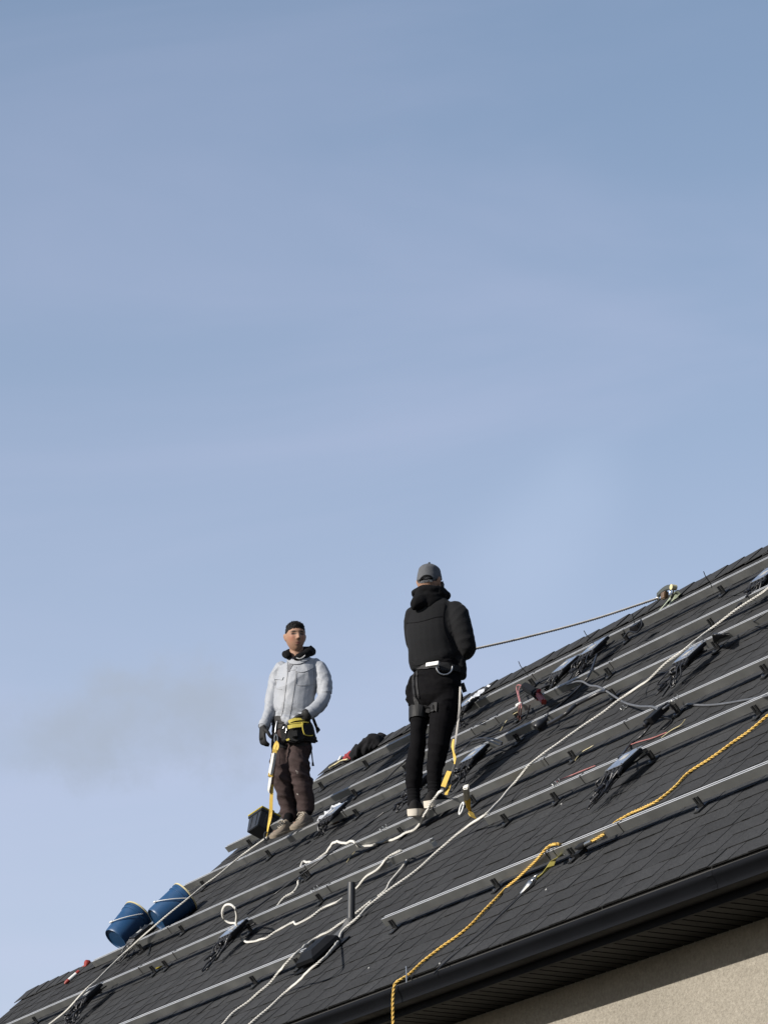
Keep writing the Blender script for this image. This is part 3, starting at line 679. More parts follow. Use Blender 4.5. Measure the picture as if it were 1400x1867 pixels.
def lay(m, tree, H, width, th, closed=False):
    k = len(H)
    if k < 2: return
    wd = width if isinstance(width, list) else [width] * k; vs = []
    for i, (c, nn) in enumerate(H):
        a, b = (H[i - 1][0], H[(i + 1) % k][0]) if closed else (H[max(i - 1, 0)][0], H[min(i + 1, k - 1)][0])
        t = (b - a).normalized(); w = nn.cross(t).normalized()
        for s in (-1, 1):
            q = c + w * (s * wd[min(i, len(wd) - 1)] / 2); l, n2, _, _ = tree.find_nearest(q)
            if n2.dot(nn) < 0: n2 = nn
            if (l - q).length > .02: l = q
            vs += [l - n2 * .004, l + n2 * th] if s < 0 else [l + n2 * th, l - n2 * .004]
    n = k if closed else k - 1
    fs = [(i * 4 + j, i * 4 + (j + 1) % 4, ((i + 1) % k) * 4 + (j + 1) % 4, ((i + 1) % k) * 4 + j) for i in range(n) for j in range(4)]
    if not closed: fs += [(3, 2, 1, 0), tuple(range((k - 1) * 4, k * 4))]
    m.add(vs, fs)
def band(m, tree, c, axis, width, th, R_=.3, n=44):
    """closed strap round a limb or the waist"""
    axis = Vector(axis).normalized(); x = axis.orthogonal().normalized(); y = axis.cross(x); H = []
    for i in range(n):
        w = 2 * math.pi * i / n; d = x * math.cos(w) + y * math.sin(w)
        h = tree.ray_cast(Vector(c) + d * R_, -d)
        if h[0] is not None and (h[0] - Vector(c)).length < R_: H.append((h[0], h[1]))
    lay(m, tree, H, width, th, closed=True)
def hand(m, wrist, d, palm, thumb, curl=.35, s=1., fat=1.):
    """palm, four unequal fingers bent at two knuckles, thumb from the side of the palm"""
    wrist = Vector(wrist); d = Vector(d).normalized(); pn = Vector(palm); pn = (pn - d * pn.dot(d)).normalized(); lat = d.cross(pn); lat = lat if lat.dot(Vector(thumb)) > 0 else -lat
    limb(m, [tuple(wrist - d * .03) + (.028 * s * fat, .021 * s * fat), tuple(wrist + d * .02 * s) + (.034 * s, .019 * s * fat), tuple(wrist + d * .06 * s) + (.041 * s, .016 * s * fat), tuple(wrist + d * .088 * s) + (.040 * s, .013 * s * fat)], lat, 14, .015)
    for k, (o, L) in enumerate(((.030, .072), (.010, .080), (-.011, .074), (-.031, .058))):
        p = wrist + d * (.085 * s) + lat * (o * s); a = 0.; dd = d + lat * (.05 * (1.5 - k)); pts = [tuple(p - d * .02) + (.0098 * s * fat,)]
        for seg, f in enumerate((.45, .30, .25)):
            a += curl * (.8, 1.1, .7)[seg] * (1 + .12 * k)
            p = p + (dd.normalized() * math.cos(a) + pn * math.sin(a)) * (L * f * s); pts.append(tuple(p) + ((.0095, .0088, .0076)[seg] * s * fat,))
        limb(m, [q + (q[3],) for q in pts], lat, 10, .008)
    p = wrist + d * .025 * s + lat * .028 * s; dd = (d * .6 + lat * .75 + pn * .25).normalized(); q1 = p + dd * .042 * s; d2 = (d * .85 + lat * .25 + pn * (.3 + curl * .4)).normalized(); q2 = q1 + d2 * .034 * s; q3 = q2 + (d2 + pn * .3).normalized() * .026 * s
    limb(m, [tuple(p) + (.014 * s * fat,) * 2, tuple(q1) + (.0115 * s * fat,) * 2, tuple(q2) + (.0105 * s * fat,) * 2, tuple(q3) + (.008 * s * fat,) * 2], pn, 10, .008)
def gs(x, s): return math.exp(-(x / s) ** 2)
def head_pt(dx, dy, dz):
    """head surface in its own axes (x to its image-right, y out of the face, z up)"""
    a, b, c = .0755, .097, .119
    sx = sy = 1.
    if dz < -.1:
        s = (-dz - .1) / .9; sx *= 1 - .24 * s ** 1.6
        if dy < 0: sy *= 1 - .42 * s
    w_ = 1 + .04 * gs(dz - .35, .4) + .20 * gs(dz - .80, .22); x = dx * a * sx * w_; y = dy * b * sy * (1 + .14 * gs(dz - .80, .22)); z = dz * c * (1 - .03 * gs(dz - 1, .25))
    if dz < -.35: z *= 1 + .02 * (-dz - .35)
    if dy > 0:
        f = dy ** .5
        y += f * (.007 * gs(dz - .25, .10) * gs(dx, .55)
                  - .013 * (gs(dx - .42, .20) + gs(dx + .42, .20)) * gs(dz - .07, .11)
                  + .001 * (gs(dx - .42, .13) + gs(dx + .42, .13)) * gs(dz - .05, .06)
                  + gs(dx, .15) * (.030 * gs(dz + .24, .10) + .017 * gs(dz + .06, .14))
                  + .006 * (gs(dx - .16, .08) + gs(dx + .16, .08)) * gs(dz + .27, .06)
                  + gs(dx, .30) * (.007 * gs(dz + .49, .05) + .007 * gs(dz + .61, .05) - .004 * gs(dz + .55, .022))
                  + .010 * gs(dx, .30) * gs(dz + .86, .13)
                  + .004 * (gs(dx - .66, .2) + gs(dx + .66, .2)) * gs(dz + .12, .2))
        if abs(dz) < .9: y -= .006 * gs(dx, .5) * gs(dz + .05, .6)
    return Vector((x, y, z))
class Head:
    def __init__(s, c, face, tilt=0., sc_=1.):
        s.c = Vector(c); s.f = Vector(face).normalized(); s.u = Vector((tilt, 0, 1)); s.r = s.f.cross(s.u).normalized() * -1
        if s.f.y < 0 and s.r.x < 0: s.r = -s.r
        s.u = s.r.cross(s.f); s.u = s.u if s.u.z > 0 else -s.u; s.s = sc_
    def at(s, p): return s.c + (s.r * p.x + s.f * p.y + s.u * p.z) * s.s
    def inv(s, p): q = p - s.c; return Vector((q.dot(s.r), q.dot(s.f), q.dot(s.u))) / s.s
    def shell(s, m, off=None, nt=44, npn=60):
        vs = []
        for i in range(nt + 1):
            th = math.pi * i / nt
            for j in range(npn):
                ph = 2 * math.pi * j / npn; d = Vector((math.sin(th) * math.cos(ph), math.sin(th) * math.sin(ph), math.cos(th)))
                p = head_pt(*d)
                if off: p = p * (1 + off(d, p))
                vs.append(s.at(p))
        fs = [(i * npn + j, i * npn + (j + 1) % npn, (i + 1) * npn + (j + 1) % npn, (i + 1) * npn + j) for i in range(nt) for j in range(npn)]
        m.add(vs, fs)
    def ears(s, m):
        for g_ in (-1, 1):
            limb(m, [tuple(s.at(Vector((g_ * .073, -.012, -.030)))) + (.006, .010), tuple(s.at(Vector((g_ * .078, -.012, -.016)))) + (.007, .014), tuple(s.at(Vector((g_ * .083, -.016, .004)))) + (.007, .018), tuple(s.at(Vector((g_ * .083, -.018, .020)))) + (.006, .014)], s.r, 12, .008)
SKIN = (.34, .20, .135)
def paint_skin(me, hd, dark_brow=True):
    co, _ = arr(me); out = []
    for c in co:
        p = hd.inv(Vector(c)); k = SKIN
        if p.y > .03 and abs(p.z) < .13:
            ax_ = abs(p.x)
            t = gs((ax_ - .031) / .0165, 1) * gs((p.z - .0055) / .0058, 1)
            k = tuple(a * (1 - min(1, t * 2.2)) + b * min(1, t * 2.2) for a, b in zip(k, (.035, .022, .018)))
            t = min(1, 1.2 * gs((ax_ - .033) / .019, 1.) * gs((p.z - .0255 + abs(ax_ - .036) * .15) / .0055, 1) * 1.3)
            k = tuple(a * (1 - t) + b * t for a, b in zip(k, (.035, .025, .02)))
            t = min(1, 1.2 * gs(p.x / .023, 1) ** 2 * gs((p.z + .0655) / .008, 1))
            k = tuple(a * (1 - t) + b * t for a, b in zip(k, (.27, .105, .09)))
            t = gs((ax_ - .009) / .005, 1) * gs((p.z + .037) / .004, 1)
            k = tuple(a * (1 - t * .8) for a in k)
            t = .18 * gs((ax_ - .045) / .022, 1) * gs((p.z + .025) / .03, 1)
            k = (k[0] * (1 + t * .3), k[1] * (1 - t), k[2] * (1 - t))
        out += [k[0], k[1], k[2], 1]
    at = me.attributes.new('tone', 'FLOAT_COLOR', 'POINT'); at.data.foreach_set('color', out)
M['skin'] = mat('skin', (1.05, 1.05, 1.05), .65, spec=.25, var=.06, vscale=25, attr='tone', bump=.08, bscale=300)
M['hair'] = mat('black_hair', (.008, .007, .007), .8, var=.3, vscale=80, spec=.2, bump=.6, bscale=240, bdist=.004)
M['jacket'] = mat('silver_grey_jacket_cloth', (.335, .355, .39), .62, var=.06, vscale=12, bump=.22, bscale=110, bdist=.006, spec=.35)
M['jacket_seam'] = mat('jacket_seam_grey', (.30, .31, .33), .65, var=.05)
M['trousers'] = mat('dark_plum_brown_twill', (.036, .0225, .0215), .88, c2=(.056, .037, .035), vscale=16, bump=.3, bscale=150, bdist=.006, spec=.25)
M['dust'] = mat('pale_dust_mark', (.30, .27, .25), .9)
M['glove'] = mat('black_work_glove', (.007, .007, .0075), .75, var=.3, vscale=40, spec=.3)
M['blackweb'] = mat('black_webbing', (.008, .008, .009), .7, var=.25, vscale=60, spec=.3)
M['pouch'] = mat('black_tool_pouch', (.008, .008, .0085), .75, spec=.3, var=.3, vscale=50, bump=.3, bscale=200)
M['ywtrim'] = mat('yellow_trim', (.50, .41, .05), .6, var=.1)
M['suede'] = mat('beige_suede', (.20, .163, .125), .85, var=.22, vscale=45, bump=.3, bscale=220, bdist=.004)
M['sole_tan'] = mat('tan_sole', (.27, .225, .17), .8, var=.2, vscale=30)
M['lace'] = mat('pale_lace', (.42, .37, .30), .8)
M['hood'] = mat('black_hood_cloth', (.005, .005, .006), .9, var=.25, vscale=20, spec=.12)
M['fleece'] = mat('charcoal_fleece', (.0105, .011, .0125), .92, var=.2, vscale=30, bump=.35, bscale=230, bdist=.004, sheen=.04, spec=.15)
M['blacktrousers'] = mat('black_jersey', (.0032, .003, .004), .9, var=.25, vscale=20, spec=.1)
M['sock'] = mat('black_sock', (.005, .005, .006), .95, spec=.1, bump=.4, bscale=160)
M['trainer'] = mat('black_trainer_knit', (.010, .0095, .0095), .85, var=.3, vscale=60, spec=.2)
M['sole_white'] = mat('off_white_sole', (.60, .55, .47), .7, var=.12, vscale=40)
M['capcloth'] = mat('washed_grey_cap', (.085, .09, .10), .9, var=.2, vscale=30, bump=.3, bscale=200, bdist=.004)
M['pad'] = mat('black_leg_pad', (.0075, .0078, .009), .6, var=.2, spec=.25)

def shoe(name, heel, toe, up, parent, upper, sole, lace, s=1., hs_=1.):
    heel, toe, up = Vector(heel), Vector(toe), Vector(up); L = (toe - heel).length; X = (toe - heel).normalized(); Z = (up - X * up.dot(X)).normalized(); Y = Z.cross(X)
    sec = [(0., .018, .062, .0), (.03, .028, .078, .0), (.10, .034, .092, 0), (.22, .036, .100, 0), (.36, .037, .092, 0), (.48, .039, .074, .002), (.62, .044, .058, .003), (.76, .046, .048, .002), (.88, .042, .042, 0), (.96, .030, .036, -.002), (1., .014, .028, -.003)]
    m = MB(); vs = []; n = 15
    for t, w, h, o in sec:
        for j in range(n):
            a = math.pi * j / (n - 1); y = math.cos(a); z = math.sin(a) ** .75
            vs.append(heel + X * (t * L) + Y * (y * w * s * (1 - .25 * max(0, z - .5)) + o) + Z * ((.020 + (h - .020) * z) * s))
    k = len(sec)
    fs = [(i * n + j, i * n + j + 1, (i + 1) * n + j + 1, (i + 1) * n + j) for i in range(k - 1) for j in range(n - 1)] + [tuple(range(n)), tuple(range((k - 1) * n, k * n))]
    m.add(vs, fs); root = bld(m, name, M[upper], parent, smooth=60)
    m = MB(); vs = []
    out_ = [(t * 1.03 - .015, w * 1.10 + .002, o) for t, w, h, o in sec]
    for z, g_ in ((0, .95), (.010 * hs_, 1.05), (.024 * hs_, 1.02)):
        vs += [heel + X * (t * L) + Y * (w * g_ * s + o) + Z * (z * s) for t, w, o in out_] + [heel + X * (t * L) + Y * (-w * g_ * s + o) + Z * (z * s) for t, w, o in out_[::-1]]
    q = 2 * k
    m.add(vs, [(r_ * q + i, r_ * q + (i + 1) % q, (r_ + 1) * q + (i + 1) % q, (r_ + 1) * q + i) for r_ in range(2) for i in range(q)] + [tuple(range(q))[::-1], tuple(range(2 * q, 3 * q))])
    bld(m, 'sole', M[sole], root, smooth=50)
    m = MB()
    for i in range(5):
        t = .36 + .065 * i; h = (.096, .087, .078, .070, .064)[i]
        m.tube([heel + X * (t * L) + Y * (-.022 * s) + Z * (h * .86 * s), heel + X * ((t + .02) * L) + Z * ((h + .004) * s), heel + X * (t * L) + Y * (.022 * s) + Z * (h * .86 * s)], .0032, 6)
    if lace == 'lace':
        for sg in (-1, 1): m.tube([heel + X * (.36 * L) + Z * .1 * s, heel + X * (.40 * L) + Y * (.02 * sg) + Z * .105 * s, heel + X * (.44 * L) + Y * (.035 * sg) + Z * .085 * s, heel + X * (.38 * L) + Y * (.03 * sg) + Z * .08 * s], .0028, 6)
    bld(m, 'laces', M[lace], root, smooth=60)
    return root

# ------------------------------------------------------------------ the worker in the silver jacket
pa = thing('person', "worker in silver grey jacket and brown trousers with yellow trimmed tool belt, facing the street", 'person', ROOT_A)
SA = Vector((.93, -.36, 0)); FA = Vector((-.36, -.93, 0))
HA = Head((0.033, -0.02, 1.536), (.27, -.96, -.03), tilt=-.05, sc_=.985)
torsoA = [(0.047, 0.0, 1.399, 0.07, 0.062),(0.052, 0.01, 1.366, 0.12, 0.075),(0.058, 0.01, 1.319, 0.176, 0.1),(0.061, 0.0, 1.253, 0.172, 0.116),(0.052, -0.01, 1.178, 0.164, 0.126),(0.036, -0.01, 1.084, 0.156, 0.127),(0.023, -0.01, 0.996, 0.158, 0.124),(0.015, 0.0, 0.937, 0.155, 0.12),(0.001, 0.0, 0.89, 0.125, 0.108),(-0.004, 0.0, 0.868, 0.105, 0.096)]
armRA = [(-0.059, 0.045, 1.323, 0.062),(-0.098, 0.065, 1.261, 0.069),(-0.12, 0.06, 1.156, 0.06),(-0.139, 0.035, 1.055, 0.058),(-0.158, -0.01, 0.95, 0.053),(-0.184, -0.05, 0.866, 0.049),(-0.199, -0.07, 0.82, 0.046)]
armLA = [(0.175, -0.02, 1.323, 0.062),(0.228, -0.055, 1.256, 0.069),(0.257, -0.085, 1.156, 0.064),(0.258, -0.1, 1.064, 0.06),(0.239, -0.13, 0.994, 0.058),(0.193, -0.17, 0.931, 0.053),(0.156, -0.2, 0.891, 0.047),(0.135, -0.215, 0.873, 0.043)]
armRA = [p[:3] + (p[3] * .93, p[3] * .93) for p in armRA]; armLA = [p[:3] + (p[3] * .93, p[3] * .93) for p in armLA]
pelvA = [(0.003, 0.0, 0.932, 0.13, 0.105),(0.008, 0.0, 0.859, 0.142, 0.11),(0.014, 0.0, 0.787, 0.15, 0.118),(0.017, 0.0, 0.715, 0.135, 0.112)]
legRA = [(-0.049, 0.015, 0.771, 0.088, 0.095),(-0.059, 0.0, 0.664, 0.084, 0.092),(-0.061, -0.02, 0.556, 0.078, 0.084),(-0.053, -0.035, 0.45, 0.072, 0.078),(-0.034, -0.01, 0.344, 0.068, 0.073),(-0.013, 0.02, 0.24, 0.063, 0.068),(0.003, 0.035, 0.137, 0.058, 0.063)]
legLA = [(0.079, -0.03, 0.759, 0.092, 0.098),(0.074, -0.05, 0.671, 0.088, 0.094),(0.058, -0.075, 0.572, 0.074, 0.086),(0.078, -0.085, 0.458, 0.067, 0.08),(0.104, -0.065, 0.34, 0.071, 0.076),(0.117, -0.05, 0.253, 0.069, 0.074),(0.123, -0.04, 0.169, 0.064, 0.068)]
gR = [(-0.203, -0.075, 0.808),(-0.209, -0.09, 0.702)]; gL = [(0.138, -0.205, 0.876),(0.11, -0.195, 0.827)]
shR = [(0.03, 0.02, 0.049),(-0.123, -0.115, -0.054)]; shL = [(0.163, -0.03, 0.095),(0.033, -0.17, -0.001)]
# body: one continuous figure under the clothes
m = MB()
limb(m, [tuple(np.array(p) - np.array((0, 0, 0, .028, .024))) for p in torsoA[2:]], SA)
limb(m, [tuple(np.array(p) - np.array((0, 0, 0, .024, .024))) for p in pelvA], SA)
for q in (armRA, armLA): limb(m, [tuple(np.array(p) - np.array((0, 0, 0, .016, .016))) for p in q], (1, 0, 0))
for q in (legRA, legLA): limb(m, [tuple(np.array(p) - np.array((0, 0, 0, .022, .022))) for p in q], SA)
nk = [(0.041, 0.015, 1.466, 0.052, 0.056),(0.044, 0.02, 1.426, 0.053, 0.058),(0.047, 0.02, 1.379, 0.062, 0.06)]; limb(m, nk, SA)
for a, b in (shR, shL):
    a, b = Vector(a), Vector(b); z = Vector((0, 0, .045)); limb(m, [tuple(a.lerp(b, .25) + z * 2.2) + (.034, .036), tuple(a.lerp(b, .3) + z) + (.032, .03), tuple(a.lerp(b, .6) + z * .8) + (.03, .02), tuple(a.lerp(b, .85) + z * .7) + (.03, .014)], (1, 0, 0), 12, .02)
hand(m, gR[0], Vector(gR[1]) - Vector(gR[0]), (.7, .4, 0), (0, -1, 0), .45, .96)
hand(m, gL[0], Vector(gL[1]) - Vector(gL[0]), (-.5, .8, 0), (-.8, -.4, .2), .5, .96)
HA.shell(m); HA.ears(m)
me = fuse(m, .0046, 1, .4); paint_skin(me, HA); finish(me, 'body', M['skin'], pa)
# hair: thick on top, faded at the sides
def hair_off(d, p):
    q = .30 - .34 * max(0, d.y) ** 2 * 0 - .15 * max(0, -d.y)
    line = (-.16 + .57 * max(0, d.y) ** .6 if d.y > 0 else -.16 - .12 * -d.y) + .07 * noise.noise(d * 11) + .05 * noise.noise(d * 27)
    t = (d.z - line) / .12; k = max(0., min(1., t)); k = k * k * (3 - 2 * k)
    th = -.024 + .09 * max(0., d.z) ** .7 + .05 * noise.noise(Vector((d.x * 16, d.y * 9, d.z * 5))) * max(0, d.z)
    return -.03 + k * (.03 + th)
m = MB(); HA.shell(m, hair_off, 60, 80); rh = random.Random(5)
for _ in range(900):                             # short tufts that break the outline and the fringe
    d = Vector((rh.gauss(0, .55), rh.gauss(.15, .6), rh.uniform(.1, 1))).normalized(); k = hair_off(d, None)
    if k < -.004: continue
    p = HA.at(head_pt(*d) * (1 + k * .8)); nn_ = (HA.at(head_pt(*d) * 1.1) - p).normalized()
    fr = (HA.f * (.9 if d.y > 0 else -.2) + HA.r * rh.uniform(-.5, .5)); fringe = d.y > .35 and d.z < .62
    t = (nn_ * rh.uniform(.5, 1.) + fr * .5 + HA.u * (-.75 if fringe else .35)).normalized(); w = t.cross(nn_).normalized() * rh.uniform(.0016, .0034)
    L_ = rh.uniform(.005, .011) * (.55 + .6 * max(0, d.z)); q = p + t * L_
    m.add([p - w, p + w, q + nn_ * -.001, p + nn_ * .002], [(0, 1, 2), (1, 3, 2), (3, 0, 2)])
me = m.mesh('hair'); finish(me, 'hair', M['hair'], pa)['kind'] = 'stuff'
# jacket
m = MB(); limb(m, [(0.052, 0.012, 1.353, 0.104, 0.062)] + torsoA[2:], SA, 24); limb(m, armRA, (1, 0, 0)); limb(m, armLA, (1, 0, 0))
limb(m, [(-0.083, 0.03, 0.94, 0.03, 0.03),(-0.032, -0.09, 0.868, 0.03, 0.03),(0.018, -0.1, 0.853, 0.028, 0.03),(0.088, -0.1, 0.865, 0.03, 0.03),(0.146, -0.03, 0.923, 0.03, 0.03)], (0, 1, 0), 12)
me = fuse(m, .0062, 2)
axR = (Vector(armRA[-1][:3]) - Vector(armRA[0][:3])).normalized(); e1 = Vector(armLA[3][:3]); axL1 = (e1 - Vector(armLA[0][:3])).normalized(); axL2 = (Vector(armLA[-1][:3]) - e1).normalized()
def segd(p, a, b):
    a, b = Vector(a[:3]), Vector(b[:3]); t = max(0, min(1, (p - a).dot(b - a) / (b - a).length_squared)); return (p - a.lerp(b, t)).length
def foldA(p, nn):
    dR = min(segd(p, armRA[i], armRA[i + 1]) - armRA[i][3] for i in range(len(armRA) - 1)); dL = min(segd(p, armLA[i], armLA[i + 1]) - armLA[i][3] for i in range(len(armLA) - 1))
    if min(dR, dL) < .012:
        if dR < dL: return .012 * ridged(p, (axR + Vector((.8, .3, .2))).normalized(), 7, 2.) + .006 * ridged(p, (axR + Vector((-.5, 0, .2))).normalized(), 12, 5.) - .008
        lo = p.z < e1.z
        return .013 * ridged(p, ((axL2 if lo else axL1) + Vector((.6, -.5, .5))).normalized(), 7, 7.) + .006 * ridged(p, (axL1 + Vector((-.6, .2, 0))).normalized(), 12, 8.) - .008
    zt = p.z
    a = .013 * ridged(p, Vector((.8, 0, .55)).normalized(), 5, 1.) + .008 * ridged(p, Vector((-.55, .2, .8)).normalized(), 7, 4.)
    low = max(0., min(1., (1.0 - zt) / .15))
    return a + low * (.014 * ridged(p, Vector((.4, .1, .9)).normalized(), 14, 9.)) - .006 + .004 * noise.noise(p * 9)
displace(me, foldA); jA = finish(me, 'jacket', M['jacket'], pa); tA = bvh(me)
m = MB(); onto(m, tA, [(-0.001, -0.2, 1.297),(-0.014, -0.2, 1.237),(-0.026, -0.2, 1.144),(-0.037, -0.2, 1.041),(-0.049, -0.2, 0.939),(-0.063, -0.2, 0.862)], ROOT_A, .008, .0035); onto(m, tA, [(0.047, -0.2, 1.248),(0.04, -0.2, 1.155),(0.027, -0.2, 1.041),(0.012, -0.2, 0.939),(-0.004, -0.2, 0.846)], ROOT_A, .006, .003)
bld(m, 'placket_seam', M['jacket_seam'], jA)
m = MB(); onto(m, tA, [(0.048, -0.2, 1.225),(0.087, -0.2, 1.217),(0.137, -0.2, 1.235),(0.175, -0.2, 1.258)], ROOT_A, .030, .006); onto(m, tA, [(-0.119, -0.2, 1.155),(-0.091, -0.2, 1.163),(-0.051, -0.2, 1.155)], ROOT_A, .026, .006)
bld(m, 'pocket_flap', M['jacket'], jA)
m = MB()
for pts in ([(0.053, -0.2, 1.204),(0.048, -0.2, 1.113),(0.108, -0.2, 1.103),(0.176, -0.2, 1.113)], [(-0.02, -0.2, 1.225),(0.018, -0.2, 1.223),(0.048, -0.2, 1.227)], [(0.175, -0.2, 1.258),(0.181, -0.2, 1.206),(0.179, -0.2, 1.144),(0.184, -0.2, 1.041)], [(-0.103, -0.2, 1.139),(-0.105, -0.2, 1.083),(-0.06, -0.2, 1.072)]): onto(m, tA, pts, ROOT_A, .004, .003)
bld(m, 'pocket_seam', M['jacket_seam'], jA)
m = MB()
for c, ax_ in ((armRA[-1], Vector(armRA[-1][:3]) - Vector(armRA[-2][:3])), (armLA[-1], Vector(armLA[-1][:3]) - Vector(armLA[-2][:3]))):
    band(m, tA, Vector(c[:3]) - ax_.normalized() * .012, ax_, .040, .004, .12, 30)
bld(m, 'cuff', M['jacket'], jA)
# open collar and black hood round the neck
m = MB(); limb(m, [(0.033, -0.115, 1.337, 0.014, 0.02),(0.06, -0.115, 1.349, 0.024, 0.026),(0.104, -0.1, 1.374, 0.03, 0.032),(0.145, -0.04, 1.417, 0.036, 0.036),(0.138, 0.06, 1.446, 0.04, 0.044),(0.079, 0.11, 1.447, 0.044, 0.05),(0.009, 0.09, 1.436, 0.04, 0.05),(-0.028, 0.03, 1.415, 0.03, 0.04),(-0.03, -0.04, 1.388, 0.028, 0.034),(-0.02, -0.08, 1.359, 0.02, 0.024)], (0, 0, 1), 14, .02)
limb(m, [(0.13, 0.0, 1.439, 0.026, 0.03),(0.148, -0.01, 1.453, 0.02, 0.026),(0.166, -0.02, 1.423, 0.022, 0.026),(0.172, -0.02, 1.404, 0.016, 0.02)], (1, 0, 0), 12, .02)
me = fuse(m, .007, 3); displace(me, lambda p, n_: .010 * ridged(p, Vector((.5, .5, .7)).normalized(), 16, 3.) - .004); finish(me, 'hood', M['hood'], pa)
m = MB(); onto(m, tA, [(-0.038, -0.2, 1.294),(-0.013, -0.2, 1.305),(0.017, -0.2, 1.284),(0.052, -0.2, 1.281),(0.092, -0.2, 1.291),(0.137, -0.2, 1.318),(0.171, -0.2, 1.341)], ROOT_A, .034, .010); bld(m, 'collar', M['jacket'], jA, smooth=60)
m = MB(); onto(m, tA, [(0.009, -0.2, 1.291),(0.003, -0.2, 1.268),(-0.006, -0.2, 1.237),(-0.012, -0.2, 1.208)], ROOT_A, [.062] * 2 + [.052] * 2 + [.038] * 2 + [.02] * 2 + [.008] * 40, .004, .010); bld(m, 'collar_shadow', mat('collar_shadow_grey', (.14, .145, .16), .8), jA)  # collar's shadow beside the lapel, laid on as a grey tapered patch
m = MB(); m.tube(spline([(0.045, -0.145, 1.335),(0.07, -0.145, 1.328),(0.093, -0.14, 1.338),(0.111, -0.13, 1.359)], .01), .0045, 6); bld(m, 'drawcord', M['white'], pa, smooth=60)
# trousers
m = MB(); limb(m, pelvA, SA, 22); limb(m, legRA, SA); limb(m, legLA, SA); me = fuse(m, .0075, 5)
kR, kL = Vector(legRA[3][:3]), Vector(legLA[3][:3])
def foldT(p, nn):
    k = kR if (p - kR).length < (p - kL).length else kL
    b = gs((p.z - k.z), .22)
    hemf = max(0., min(1., (.30 - p.z) / .2))
    return .012 * ridged(p, Vector((.35, 0, .93)), 7, 1.) + b * .018 * ridged(p, Vector((.55, .1, .8)).normalized(), 13, 5.) + hemf * .012 * ridged(p, Vector((.15, 0, 1)), 16, 6.) + .006 * ridged(p, Vector((.93, 0, .3)), 9, 12.) - .008
displace(me, foldT); tr = finish(me, 'trousers', M['trousers'], pa); tT = bvh(me)
m = MB(); onto(m, tT, [(0.051, -0.2, 0.446),(0.058, -0.2, 0.433),(0.066, -0.2, 0.428)], ROOT_A, [.004] * 3 + [.018] * 3 + [.01], .0012); onto(m, tT, [(0.058, -0.2, 0.266),(0.07, -0.2, 0.26)], ROOT_A, .010, .0012); onto(m, tT, [(0.056, -0.2, 0.167),(0.058, -0.2, 0.145)], ROOT_A, .005, .0012)
bld(m, 'paint_mark', M['dust'], tr)
m = MB(); onto(m, tT, [(-0.094, -0.2, 0.632),(-0.073, -0.2, 0.55),(-0.077, -0.2, 0.469)], ROOT_A, .005, .002); bld(m, 'side_seam', M['trousers'], tr)
m = MB(); onto(m, tT, [(0.141, -0.2, 0.611),(0.127, -0.2, 0.54),(0.147, -0.2, 0.428),(0.171, -0.2, 0.266)], ROOT_A, .005, .002)
bld(m, 'side_seam', M['trousers'], tr)
m = MB()
for a, b in (shR, shL):
    a, b = Vector(a), Vector(b); limb(m, [tuple(a.lerp(b, .22) + Vector((0, 0, .125))) + (.036, .038), tuple(a.lerp(b, .25) + Vector((0, 0, .09))) + (.037, .039), tuple(a.lerp(b, .32) + Vector((0, 0, .05))) + (.034, .036)], SA, 14, .02)
finish(fuse(m, .006, 2), 'socks', M['sock'], pa)
# gloves
m = MB(); hand(m, gR[0], Vector(gR[1]) - Vector(gR[0]), (.7, .4, 0), (0, -1, 0), .45, 1.0, 1.25); me = fuse(m, .0042, 2, .4); g1 = finish(me, 'glove', M['glove'], pa)
m = MB(); hand(m, gL[0], Vector(gL[1]) - Vector(gL[0]), (-.5, .8, 0), (-.8, -.4, .2), .5, 1.0, 1.25)
a_, b_ = [(0.149, -0.205, 0.886),(0.122, -0.222, 0.865)]; limb(m, [a_ + (.043, .043), b_ + (.047, .042)], (0, 0, 1), 14, .01); me = fuse(m, .0042, 2, .4); finish(me, 'glove', M['glove'], pa)
# shoes on the rail
shoe('shoe', shR[0], shR[1], (0.1, -.05, 1), pa, 'suede', 'sole_tan', 'lace', .95); shoe('shoe', shL[0], shL[1], (.05, -.05, 1), pa, 'suede', 'sole_tan', 'lace', .95)
# tool belt
tb = bpy.data.objects.new('tool_belt', None); col.objects.link(tb); tb.parent = pa; wloc[tb.name] = wl(pa)
m = MB(); band(m, tT, (0.006, 0.0, 0.872), (.04, -.1, 1), .055, .016, .3); bld(m, 'belt', M['blackweb'], tb)
def slabp(m, pts, back, bulge=0.):
    """solid panel: outline facing the street, given depth"""
    P = [Vector(p) for p in pts]; n = len(P); bk = Vector(back); m.add(P + [p + bk for p in P], [tuple(range(n)), tuple(range(n, 2 * n))[::-1]] + [(i, n + i, n + (i + 1) % n, (i + 1) % n) for i in range(n)])
BKD = Vector((.02, .10, 0))
m = MB(); slabp(m, [(-0.012, -0.2, 0.795),(-0.004, -0.205, 0.824),(0.146, -0.2, 0.841),(0.161, -0.18, 0.811),(0.175, -0.16, 0.744),(0.195, -0.14, 0.724),(0.189, -0.14, 0.69),(0.111, -0.19, 0.685),(0.052, -0.21, 0.659),(-0.023, -0.2, 0.672),(-0.022, -0.2, 0.744)], BKD); bld(m, 'pouch', M['pouch'], tb, bevel=.012)
m = MB(); slabp(m, [(0.097, -0.225, 0.796),(0.162, -0.2, 0.809),(0.178, -0.18, 0.727),(0.121, -0.215, 0.709),(0.103, -0.222, 0.738)], Vector((.01, .05, 0))); slabp(m, [(0.015, -0.235, 0.74),(0.06, -0.235, 0.75),(0.066, -0.235, 0.699),(0.023, -0.235, 0.692)], Vector((0, .04, 0))); bld(m, 'pocket', M['pouch'], tb, bevel=.006)
